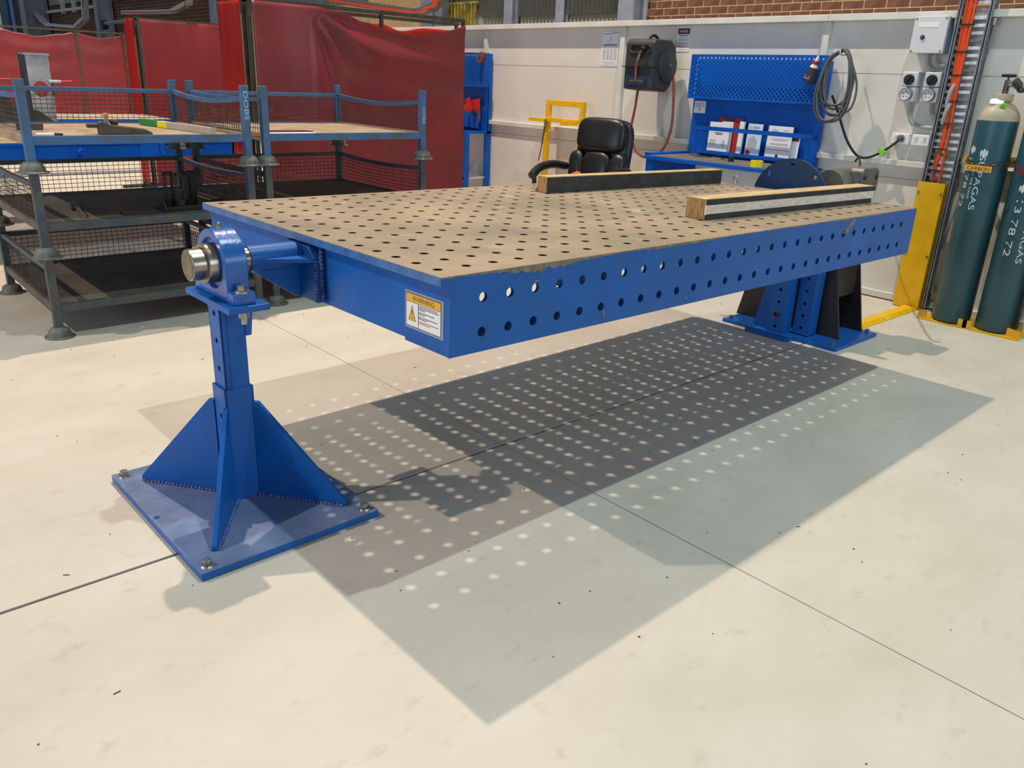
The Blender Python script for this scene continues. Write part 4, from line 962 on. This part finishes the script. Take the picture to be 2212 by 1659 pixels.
# small things on the desk
dz_ = 0.876
tpo = thing('tape_roll', 'roll of yellow tape on the blue desk', 'tape', (4.14, 1.70, dz_))
B().lathe([(0.030, 0.0), (0.045, 0.0), (0.045, 0.045), (0.030, 0.045), (0.030, 0.0)], n=28).build('roll', 'tape_yellow', tpo, smooth=40)
bk = B().box(-0.013, 0.013, -0.02, 0.02, 0, 0.04).build('black_block', 'black_plastic', None, bevel=0.002); bk.location = (4.30, 2.03, dz_); tag(bk, 'tiny black plastic block standing on the blue desk', 'block')
cbx = B().tube([(4.58, 2.66, 0.93), (4.52, 2.62, 0.925), (4.44, 2.50, dz_ + 0.004), (4.40, 2.42, dz_ + 0.004), (4.42, 2.32, dz_ + 0.004), (4.46, 2.26, dz_ + 0.02), (4.42, 2.20, dz_ + 0.006), (4.36, 2.12, dz_ + 0.004)], 0.0035, 6, sm=6).build('thin_cable', 'cable_black', None, smooth=60)
tag(cbx, 'thin black cable curling across the blue desk', 'cable')

# second workstation, seen past the large curtain
w2_, h = workstation('narrow blue workstation partly hidden behind the large curtain edge', 5.36, 6.40)
B().box(-0.30, 0.04, -h, h - 0.04, 0.845, 0.868).build('desk_top', 'blue_desk', w2_); B().box(-0.02, 0.0, -h, h, 0.868, 1.32).build('lower_panel', 'blue_desk', w2_)
B().box(-0.30, 0.04, -h + 0.02, h, 0.37, 0.385).build('shelf', 'galv', w2_)
for y in (-h + 0.025, h - 0.03): B().box(-0.30, -0.25, y - 0.025, y + 0.025, 0, 0.845).box(-0.01, 0.04, y - 0.025, y + 0.025, 0, 1.65).build('leg', 'blue_desk', w2_)
B().box(-0.12, -0.115, -h + 0.02, h, 0.90, 1.06).build('rack_bar', 'blue_desk', w2_)
for k, (v, lab, r) in enumerate(((5.60, 'red clipboard with steel clip in the half hidden workstation', -0.35), (5.52, 'second red clipboard tucked behind the clipped one', -0.12))):
    t, a, b = booklet('red_clipboard', lab, 'clipboard', v - 0.10, v + 0.10, 0.95, 1.19, 4.53 + 0.03 * k, 'red', roll=r)
    if k == 0: B().box(-0.014, -0.008, -0.03, 0.05, 0.205, 0.228).build('clip', 'steel_dark', t)
gd = thing('grinding_disc_stack', 'brown grinding discs hung at the corner of the half hidden workstation', 'grinding disc', (4.50, 5.345, 1.605))
B().lathe([(0.012, -0.03), (0.05, -0.03), (0.056, -0.015), (0.056, 0.01), (0.050, 0.02), (0.012, 0.02), (0.012, -0.03)], axis='x', n=28).build('disc', 'cladding_yellow', gd, smooth=40)
gd.children[0].data.materials[0] = MATS['maroon']
B().lathe([(0.0, -0.033), (0.05, -0.0325), (0.0505, -0.030)], axis='x', n=28).build('disc_label', 'cream_label', gd); gd.children[1].data.materials[0] = mat('disc_brown', s(110, 78, 74), rough=0.7)
B().lathe([(0.0, -0.036), (0.010, -0.036), (0.011, -0.033)], axis='x', n=14).build('hub', 'black_plastic', gd)
gk = thing('wheel_knob', 'small black disc knob beside the red clipboards', 'knob', (4.48, 5.43, 1.06))
B().lathe([(0.0, -0.02), (0.028, -0.02), (0.032, -0.01), (0.032, 0.012), (0.0, 0.016)], axis='x', n=18).build('knob_body', 'black_plastic', gk, smooth=40)
wb_ = B().superell((4.56, 5.66, 1.662), (0.03, 0.09, 0.012), 0.5, 0.7, 18).build('wooden_brush', 'tan_board', None, smooth=50); tag(wb_, 'flat brown brush lying on top of the half hidden workstation', 'brush')

# yellow trolley frame
ty = thing('yellow_trolley', 'yellow steel trolley frame with a rusty chain against the wall', 'trolley', (4.50, 4.10, 0.0))
for y in (0.225, -0.235): B().beam((-0.0, y, 0.0), (0.03, y, 1.235), 0.045, 0.045, up=(1, 0, 0)).build('upright', 'yellow', ty, bevel=0.003)
B().box(0.008, 0.052, -0.2125, 0.2025, 1.185, 1.235).build('top_bar', 'yellow', ty, bevel=0.003)
B().box(-0.03, 0.0, 0.20, 0.45, 1.030, 1.062).build('side_bar', 'yellow', ty, bevel=0.002)
B().box(-0.02, 0.03, -0.2125, 0.2025, 1.035, 1.072).build('cross_bar', 'yellow', ty, bevel=0.002)
B().prism([(-0.22, 1.020), (-0.02, 1.012), (-0.02, 1.052), (-0.22, 1.060)], 'x', -0.05, -0.02).build('hook_bar', 'yellow', ty)
B().box(-0.03, 0.0, -0.2125, 0.2025, 0.12, 0.16).build('cross_bar', 'yellow', ty); B().box(-0.28, 0.0, -0.25, 0.25, 0.02, 0.035).build('toe_plate', 'yellow', ty)
B().lathe([(0.0, -0.03), (0.014, -0.03), (0.014, 0.0)], (0, 0.165, 0.945), 'x', 12).build('chain_pin', 'yellow_dull', ty)
def chain(pts, r=0.010, w=0.0028, m='chain_steel', name='chain', par=None, step=0.022):
    P = smooth_path([Vector(p) for p in pts], 8); b = B(); acc = 0; k = 0; last = P[0]
    for p, q in zip(P, P[1:]):
        seg = (q - p).length; d = (q - p).normalized()
        while acc <= seg:
            c = p + d * acc; side = d.cross(Vector((1, 0.3, 0.2))).normalized()
            if k % 2: side = d.cross(side).normalized()
            L_ = [c + d * (step * 0.72) * math.cos(t) + side * r * 0.55 * math.sin(t) for t in [2 * math.pi * i / 10 for i in range(10)]]
            b.tube(L_, w, 5, closed=True); acc += step; k += 1
        acc -= seg
    return b.build(name, m, par)
chain([(-0.035, 0.205, 1.04), (-0.055, 0.20, 0.90), (-0.06, 0.215, 0.78), (-0.055, 0.25, 0.66)], par=ty)
chain([(-0.035, 0.185, 1.04), (-0.065, 0.175, 0.95), (-0.07, 0.20, 0.80)], par=ty)

# ================================================================== OFFICE CHAIR
ch = thing('office_chair', 'black leather high back office chair in front of the yellow trolley', 'chair', (3.56, 2.90, 0.0), (0, 0, R_(-80)))
B().superell((0, 0.0, 0.47), (0.27, 0.26, 0.065), 0.45, 0.4, 32).build('seat', 'leather', ch, smooth=60)
lean = -0.16
bk_ = B().superell((0, 0.285, 0.78), (0.255, 0.055, 0.36), 0.38, 0.55, 36, (lean, 0, 0)).build('backrest', 'leather', ch, smooth=60)
B().superell((0, 0.262, 1.01), (0.225, 0.075, 0.135), 0.5, 0.55, 32, (lean, 0, 0)).build('head_cushion', 'leather', bk_, smooth=60)
B().superell((0, 0.205, 0.735), (0.135, 0.062, 0.155), 0.6, 0.6, 32, (lean, 0, 0)).build('centre_cushion', 'leather_worn', bk_, smooth=60)
for s_ in (-1, 1): B().superell((s_ * 0.185, 0.215, 0.72), (0.075, 0.075, 0.165), 0.65, 0.7, 28, (lean, s_ * 0.12, 0)).build('side_bolster', 'leather', bk_, smooth=60)
for s_ in (-1, 1):
    ar = B().tube([(s_ * 0.30, 0.20, 0.745), (s_ * 0.33, 0.05, 0.765), (s_ * 0.335, -0.12, 0.745), (s_ * 0.32, -0.24, 0.69)], 0.034, 12, sm=5).build('armrest', 'leather', ch, smooth=60)
    B().tube([(s_ * 0.32, -0.21, 0.69), (s_ * 0.30, -0.20, 0.50), (s_ * 0.24, -0.12, 0.43), (s_ * 0.24, 0.10, 0.43)], 0.018, 8, sm=4).build('arm_support', 'black_plastic', ar, smooth=60)
B().cyl((0, 0, 0.10), (0, 0, 0.41), 0.028, n=14).build('gas_lift', 'black_plastic', ch, smooth=40)
for k in range(5):
    a = 2 * math.pi * k / 5 + 0.3; e = Vector((0.29 * math.cos(a), 0.29 * math.sin(a), 0.075))
    lg = B().beam((0, 0, 0.115), e, 0.05, 0.03).build('base_leg', 'black_plastic', ch, bevel=0.006)
    B().cyl((e.x - 0.02 * math.sin(a), e.y + 0.02 * math.cos(a), 0.028), (e.x + 0.02 * math.sin(a), e.y - 0.02 * math.cos(a), 0.028), 0.028, n=14).build('castor', 'black_plastic', lg, smooth=40)
og = B(); rr = random.Random(4)
og.superell((0, 0, 0), (0.085, 0.065, 0.095), 0.9, 0.9, 22)
og.v = [(x * (1 + rr.uniform(-.12, .12)), y * (1 + rr.uniform(-.12, .12)), z * (1 + rr.uniform(-.2, .2))) for x, y, z in og.v]
og = og.build('orange_cloth', 'orange', None, smooth=30); og.location = (3.50, 2.90, 0.635); tag(og, 'crumpled bright orange cloth lying on the office chair seat', 'cloth')

# ================================================================== CABLES, BOTTLE, ELECTRICAL GEAR
co = thing('cable_coil', 'hank of grey cable hung at the right end of the blue workstation', 'cable', (4.50, 1.36, 1.69))
rr = random.Random(3)
for k in range(9):
    w_ = rr.uniform(0.07, 0.135); l_ = rr.uniform(0.36, 0.50); off = rr.uniform(-0.03, 0.03); sw = rr.uniform(-0.03, 0.03); uu = -0.005 * k
    P = [(uu, off * 0.3 + 0.015, -0.01), (uu - 0.01, 0.06 + w_ * 0.3, -0.08), (uu - 0.015, w_ + sw, -l_ * 0.62), (uu - 0.01, w_ * 0.7 + sw, -l_ * 0.92), (uu, sw, -l_), (uu + 0.01, -w_ * 0.8 + sw, -l_ * 0.9), (uu + 0.015, -w_ + sw * 0.5, -l_ * 0.55), (uu, -0.05 - w_ * 0.2, -0.08), (uu, -0.02 + off * 0.3, -0.005)]
    B().tube(P, 0.0075, 7, closed=True, sm=5).build('cable_loop', 'cable_grey', co, smooth=60)
B().tube([(0.10, 0.0, -0.02), (0.0, 0.0, -0.035), (-0.05, 0.0, -0.03), (-0.06, 0.0, 0.0)], 0.006, 6, sm=3).build('hook', 'galv', co)
B().tube([(-0.01, 0.03, -0.30), (0.03, -0.02, -0.42), (0.07, -0.10, -0.60), (0.09, -0.19, -0.70), (0.09, -0.28, -0.70), (0.10, -0.38, -0.64), (0.135, -0.45, -0.565)], 0.009, 8, sm=6).build('lead', 'cable_black', co, smooth=60)
B().superell((0.135, -0.455, -0.56), (0.03, 0.024, 0.024), 0.7, 0.7, 14).build('plug', 'cable_grey', co, smooth=60)
B().obox((0.085, -0.36, -0.655), (0.03, 0.055, 0.03), (0.5, 0, 0)).build('tag', 'tag_green', co)
ml = thing('motor_lead', 'black lead running from the wall cable down to the gearmotor', 'cable', (4.40, 1.12, 0.98))
B().tube([(0.19, 0.06, -0.03), (0.15, 0.02, 0.0), (0.08, -0.03, -0.03), (-0.05, -0.10, -0.07), (-0.40, -0.30, -0.06), (-0.62, -0.42, -0.045), (-0.72, -0.50, -0.06)], 0.007, 8, sm=6).build('lead', 'cable_black', ml, smooth=60)
B().obox((-0.715, -0.50, -0.035), (0.022, 0.03, 0.05)).build('tag', 'tag_green', ml)
bo = thing('glue_bottle', 'dark cone shaped squeeze bottle with red collar hanging on a string', 'bottle', (4.50, 1.598, 1.475), (0.27, 0, 0))
B().lathe([(0.0, 0.0), (0.046, 0.0), (0.050, 0.006), (0.034, 0.085), (0.024, 0.112), (0.018, 0.12)], n=24).build('bottle_body', 'glue_dark', bo, smooth=40)
B().lathe([(0.0345, 0.082), (0.0245, 0.112), (0.019, 0.120)], n=24).build('label_band', 'cream_label', bo, smooth=40)
B().lathe([(0.019, 0.118), (0.020, 0.142), (0.012, 0.146)], n=18).build('collar', 'red', bo, smooth=40)
B().lathe([(0.012, 0.146), (0.010, 0.165), (0.004, 0.185), (0.0, 0.186)], n=14).build('nozzle', 'white', bo, smooth=40)
bl = B()
for k in range(5): bl.box(-0.046 + 0.004 * k, -0.044 + 0.004 * k, -0.022 + 0.002 * k, 0.022 - 0.002 * k, 0.022 + 0.012 * k, 0.028 + 0.012 * k)
bl.build('label_print', 'paper_grey', bo)
B().tube([(0, 0, 0.185), (0.03, 0.035, 0.27), (0.075, 0.075, 0.36), (0.10, 0.10, 0.44)], 0.0015, 5, sm=4).build('string', 'cable_grey', bo)
jb = thing('switch_box', 'pale grey wall box with a blue button above the sockets', 'switch box', (4.60, 0.835, 1.785))
B().box(-0.035, 0.0, -0.108, 0.108, -0.112, 0.112).build('box_lid', 'grey_plastic', jb, bevel=0.004)
B().box(0.0, 0.08, -0.104, 0.104, -0.108, 0.108).build('box_body', 'blue_grey_plastic', jb, bevel=0.003)
for y in (-0.094, 0.094):
    for z in (-0.098, 0.098): B().cyl((-0.037, y, z), (-0.035, y, z), 0.007, n=12).build('lid_screw', 'ink_grey', jb)
B().lathe([(0.0, -0.044), (0.012, -0.043), (0.014, -0.038), (0.014, -0.035)], (0, 0.035, -0.015), 'x', 16).build('button', 'ink', jb, smooth=40)
B().lathe([(0.0, -0.0465), (0.006, -0.0455), (0.008, -0.043)], (0, 0.035, -0.015), 'x', 12).build('button_glint', 'blue_bright', jb)
B().box(-0.0365, -0.035, -0.055, 0.075, 0.045, 0.075).build('label_strip', 'white', jb)
for k, (v, lab) in enumerate(((0.915, 'grey switched socket with round dial, nearer the cable hank'), (0.765, 'grey switched socket with round dial, nearer the cable ladder'))):
    t = thing('isolator_socket', lab, 'socket', (4.635, v, 1.465), group='switched sockets on the wall')
    B().box(-0.035, 0.045, -0.052, 0.052, 0.002, 0.095).build('switch_body', 'grey_plastic', t, bevel=0.006)
    B().box(-0.035, 0.045, -0.052, 0.052, -0.095, -0.002).build('socket_body', 'grey_plastic', t, bevel=0.006)
    d = B().lathe([(0.0, -0.055), (0.030, -0.055), (0.034, -0.050), (0.034, -0.035)], (0, 0, 0.045), 'x', 22).build('dial', 'black_plastic', t, smooth=40)
    B().obox((-0.062, 0, 0.045), (0.014, 0.012, 0.058), (0.6, 0, 0)).build('dial_grip', 'black_plastic', d, bevel=0.002)
    q = B().lathe([(0.036, -0.060), (0.041, -0.060), (0.043, -0.035)], (0, 0, -0.048), 'x', 22).build('socket_ring', 'ink_grey', t, smooth=40)
    B().lathe([(0.0, -0.050), (0.036, -0.050), (0.036, -0.058)], (0, 0, -0.048), 'x', 22).build('socket_face', 'grey_plastic', q)
    for a in range(5):
        an = math.pi / 2 + a * 2 * math.pi / 5; B().obox((-0.0505, 0.018 * math.cos(an), -0.048 + 0.018 * math.sin(an)), (0.001, 0.008, 0.005), (an, 0, 0)).build('pin_slot', 'black_hole', q)
for k, (v, lab) in enumerate(((0.912, 'white double power point with a plug in it'), (0.772, 'white double power point left empty beside the cable ladder'))):
    t = thing('power_point', lab, 'power point', (4.64, v, 1.127), group='double power points on the wall')
    B().box(-0.012, 0.04, -0.060, 0.060, -0.036, 0.036).build('face_plate', 'white', t, bevel=0.004)
    for y in (-0.028, 0.028):
        B().lathe([(0, -0.018), (0.008, -0.017), (0.009, -0.012)], (0, y, 0.018), 'x', 12).build('rocker', 'grey_plastic', t)
        for (dy, dz2) in ((-0.008, -0.008), (0.008, -0.008), (0.0, -0.020)): B().box(-0.0128, -0.012, y + dy - 0.0015, y + dy + 0.0015, dz2 - 0.004, dz2 + 0.004).build('slot', 'black_hole', t)
def conduit(label, pts, r=0.0125):
    o = B().tube(pts, r, 10, sm=5).build('conduit', 'conduit', None, smooth=60); tag(o, label, 'conduit'); return o
conduit('grey conduit curving from the left switched socket to the ladder', [(4.645, 0.90, 1.372), (4.645, 0.888, 1.29), (4.645, 0.86, 1.235), (4.645, 0.80, 1.215), (4.645, 0.72, 1.212), (4.645, 0.66, 1.212)])
conduit('grey conduit curving from the right switched socket to the ladder', [(4.645, 0.755, 1.372), (4.645, 0.745, 1.31), (4.645, 0.715, 1.265), (4.645, 0.66, 1.24)])
conduit('outer grey conduit bending from below the wall box to the ladder', [(4.645, 0.845, 1.675), (4.645, 0.84, 1.62), (4.645, 0.805, 1.58), (4.645, 0.74, 1.572), (4.645, 0.665, 1.575)])
conduit('inner grey conduit bending from below the wall box to the ladder', [(4.63, 0.785, 1.675), (4.63, 0.78, 1.63), (4.63, 0.755, 1.605), (4.63, 0.71, 1.60), (4.63, 0.662, 1.603)], 0.010)
# cable ladder
cl = thing('cable_ladder', 'tall galvanised cable ladder carrying orange cables up the wall', 'cable ladder', (4.60, 0.58, 0.02))
for y in (-0.092, 0.092):
    B().box(-0.035, 0.035, y - 0.003, y + 0.003, 0.0, 3.4).box(-0.035, -0.029, y - 0.012, y + 0.012, 0.0, 3.4).box(0.029, 0.035, y - 0.012, y + 0.012, 0.0, 3.4).build('ladder_rail', 'galv_dark', cl)
for k in range(58):
    z = 0.84 + k * 0.044
    B().box(0.002, 0.020, -0.089, 0.089, z, z + 0.020).build('rung', 'galv' if k % 4 else 'galv_dark', cl, bevel=0.002)
for k, (y, top_) in enumerate(((0.058, 3.3), (0.042, 3.3), (0.028, 3.3), (0.014, 3.3))):
    B().tube([(-0.006 - 0.004 * (k % 2), y, top_), (-0.008, y + 0.01, 2.0), (-0.010, y - 0.004, 1.5), (-0.006, y * 0.6 + (0.0 if k < 2 else 0.02), 1.12), (-0.004, 0.02 + 0.012 * k if k > 1 else y, 0.95 if k < 2 else 0.78)] if k < 3 else [(-0.008, y, top_), (-0.012, y, 1.6), (-0.010, 0.0, 1.2), (-0.012, -0.004, 0.8)], 0.0085, 7, sm=5).build('cable', 'orange_cable', cl, smooth=60)
for z in (1.98, 1.82, 1.66, 1.52, 1.36, 1.22, 1.06, 0.92): B().box(-0.022, 0.0, -0.004, 0.078, z, z + 0.008).build('cable_tie', 'cable_tie', cl)
for z in (1.42, 1.30): B().tube([(-0.012, 0.03, z + 0.05), (-0.02, 0.045, z), (-0.012, 0.055, z - 0.08)], 0.014, 8, sm=3).build('conduit_end', 'conduit', cl, smooth=60)
for z in (1.84, 1.0, 0.13):
    for y in (-0.11, 0.11): B().box(0.0, 0.05, y - 0.012, y + 0.012, z - 0.02, z + 0.02).build('ladder_bracket', 'zinc', cl)
gp = thing('ladder_guard', 'yellow steel guard plate covering the foot of the cable ladder', 'guard', (4.555, 0.605, 0.0))
B().box(-0.004, 0.0, -0.088, 0.088, 0.004, 0.868).build('guard_plate', 'yellow', gp, bevel=0.001)
for y in (-0.078, 0.078):
    B().box(0.0, 0.04, y - (0.01 if y < 0 else -0.0065), y + (-0.0065 if y < 0 else 0.01), 0.004, 0.868).build('guard_return', 'yellow', gp)
    for z in (0.80, 0.38): B().hex((-0.010, y * 0.95, z), 0.008, 0.006, 'x').build('guard_screw', 'zinc', gp)
cr = thing('cable_ramp', 'yellow floor cable ramp leading from the guard plate to the pedestal', 'cable ramp', (3.72, 0.575, 0.0), (0, 0, 0.0))
B().prism([(-0.058, 0.002), (0.058, 0.002), (0.03, 0.022), (-0.03, 0.022)], 'x', 0.0, 0.82).build('ramp_cover', 'yellow', cr, bevel=0.001)
for x in (0.35, 0.60):
    for y in (-0.042, 0.042): B().hex((x, y, 0.010), 0.006, 0.006).build('ramp_screw', 'zinc', cr)

# ================================================================== GAS CYLINDERS
GR = 0.116
def gas(label, u, v, turn, hs=1.275, valve=True):
    t = thing('gas_cylinder', label, 'gas cylinder', (u, v, 0.010))
    B().lathe([(0.0, 0.0), (GR - 0.012, 0.0), (GR, 0.015), (GR, hs)], n=40).build('cylinder_body', 'gas_green', t, smooth=40)
    sh_ = [(GR, hs)] + [(GR * math.cos(a) * 0.86 + GR * 0.14 * math.cos(a), hs + 0.115 * math.sin(a)) for a in [i * math.pi / 2 / 9 for i in range(1, 8)]] + [(0.052, hs + 0.118), (0.052, hs + 0.150), (0.048, hs + 0.156), (0.0, hs + 0.156)]
    B().lathe(sh_, n=40).build('shoulder', 'gas_shoulder', t, smooth=45)
    if valve:
        vl = B().cyl((0, 0, hs + 0.15), (0, 0, hs + 0.235), 0.018, 0.015, n=12).build('valve_body', 'valve', t, smooth=40)
        B().cyl((0, 0, hs + 0.235), (0, 0, hs + 0.255), 0.006, n=8).build('valve_stem', 'valve', vl)
        B().superell((0, 0, hs + 0.26), (0.012, 0.042, 0.010), 0.5, 0.5, 14).build('hand_wheel', 'black_plastic', vl, smooth=50)
        B().cyl((0, -0.01, hs + 0.205), (0, -0.055, hs + 0.205), 0.010, n=10).build('valve_outlet', 'brass', vl, smooth=40)
    def wrap(ang, z0, rr=GR + 0.0008, vert=True):
        # text running down the side: a along the height, b round the girth
        return lambda a, b: (rr * math.cos(ang + b / GR), rr * math.sin(ang + b / GR), z0 - a)
    return t, wrap
g1, wr = gas('dark green gas cylinder with valve and cream shoulder beside the cable ladder', 4.455, 0.258, 0)
face = math.atan2(-1.65 - 0.258, -1.23 - 4.455)   # side turned to the camera
B().text('SUPAGAS', wr(face - 0.30, 0.905), 0.33, 0.034).build('lettering', 'gas_white', g1)
B().text('YES WE CAN!', wr(face - 0.62, 0.90), 0.19, 0.014).build('lettering', 'gas_white', g1)
B().text('13 78 72', wr(face - 1.02, 0.90), 0.30, 0.034).build('lettering', 'gas_white', g1)
def emblem(par, wrapf):
    b = B()
    for (a0, b0, ra, rb) in ((0, 0, 0.026, 0.009), (0.0, 0.016, 0.018, 0.006), (0.0, -0.016, 0.018, 0.006)):
        vs = [wrapf(a0 + ra * math.cos(t), b0 + rb * math.sin(t)) for t in [i * 2 * math.pi / 14 for i in range(14)]]
        b.add(vs, [tuple(range(14))])
    b.build('emblem', 'gas_white', par)
emblem(g1, wr(face - 0.30, 1.085)); emblem(g1, wr(face - 1.0, 1.10))
B().superell((-0.055, 0.015, 1.385), (0.022, 0.04, 0.006), 0.5, 0.5, 12, (0, -0.9, 0.2)).build('paper_tag', 'white', g1)
B().obox((-0.084, -0.035, 1.360), (0.003, 0.032, 0.032), (0.78, -0.6, 0.4)).build('diamond_sticker', 'tag_green', g1)
g2, wr = gas('dark green gas cylinder with worn paint at the right edge of the picture', 4.47, -0.012, 0, hs=1.265)
B().text('13 78 72', wr(face - 0.40, 0.66), 0.34, 0.038).build('lettering', 'gas_white', g2)
B().text('SUPAGAS', wr(face + 0.25, 0.62), 0.33, 0.034).build('lettering', 'gas_white', g2)
emblem(g2, wr(face - 0.40, 0.90))
rg = thing('gas_regulator', 'chrome gas regulator with round gauge at the top right cylinder', 'regulator', (4.40, 0.155, 1.480))
B().cyl((0.05, 0.05, 0), (0.0, 0.02, -0.005), 0.010, n=10).build('inlet', 'brass', rg, smooth=40)
B().superell((0.0, 0.0, -0.01), (0.022, 0.026, 0.022), 0.8, 0.8, 14).build('regulator_body', 'valve', rg, smooth=50)
B().cyl((-0.01, 0.012, 0.005), (-0.035, 0.035, 0.035), 0.024, n=16).build('adjusting_cap', 'steel_dark', rg, smooth=40)
B().cyl((0, 0, -0.01), (0.0, -0.07, -0.02), 0.009, n=10).build('outlet_tube', 'zinc', rg, smooth=40)
B().cyl((-0.01, -0.07, -0.03), (-0.03, -0.08, -0.025), 0.030, n=22).build('gauge', 'zinc', rg, smooth=40); B().cyl((-0.03, -0.08, -0.025), (-0.0305, -0.0803, -0.025), 0.026, n=22).build('gauge_face', 'white', rg)
rk = thing('cylinder_rack', 'yellow steel rack with low lugs holding the gas cylinders', 'rack', (4.46, 0.13, 0.0))
B().box(-0.13, 0.19, -0.32, 0.29, 0.0, 0.008).build('rack_base', 'yellow_dull', rk)
for (x, y, r) in ((-0.10, 0.275, 0.25), (-0.125, 0.01, 0.0), (-0.125, -0.02, 0.0)): B().obox((x, y, 0.034), (0.004, 0.055, 0.052), (0, 0, r)).build('lug', 'yellow_dull', rk)
B().obox((-0.10, -0.285, 0.034), (0.004, 0.10, 0.052), (0, 0, -0.5)).build('lug', 'yellow_dull', rk)
B().box(-0.06, 0.19, -0.322, -0.316, 0.008, 1.30).build('rack_side', 'yellow_dull', rk)
B().box(0.14, 0.16, -0.32, 0.29, 1.02, 1.07).build('rack_back_rail', 'yellow_dull', rk)
for y in (0.28, 0.01): B().box(0.03, 0.16, y - 0.010, y + 0.010, 1.015, 1.06).build('chain_hook', 'yellow_dull', rk)
for y in (0.275, -0.31): B().box(0.14, 0.16, y - 0.012, y + 0.012, 0.008, 1.05).build('rack_post', 'yellow_dull', rk)
chain([(0.05, 0.272, 1.045), (-0.08, 0.225, 1.035), (-0.128, 0.13, 1.025), (-0.08, 0.03, 1.035), (0.03, 0.01, 1.045)], par=rk)
chain([(0.03, 0.01, 1.045), (-0.06, -0.05, 1.030), (-0.112, -0.14, 1.020), (-0.06, -0.25, 1.030), (0.10, -0.31, 1.04)], par=rk)
cs = thing('cylinder_tag', 'small amber CARBON plate hanging from the chain on the left cylinder', 'sign', (4.325, 0.262, 1.003), (0, 0, -0.22))
B().box(-0.002, 0.0, -0.085, 0.085, -0.018, 0.018).build('tag_plate', 'sign_amber', cs, bevel=0.001)
B().text('CARBON', lambda a, b: (-0.0026, -a, b), 0.145, 0.021).build('lettering', 'ink', cs)
cs = thing('cylinder_tag', 'small dark red plate hanging from the chain on the right cylinder', 'sign', (4.345, -0.03, 1.010), (0, 0, -0.10))
B().box(-0.002, 0.0, -0.085, 0.085, -0.022, 0.022).build('tag_plate', 'maroon', cs, bevel=0.001)
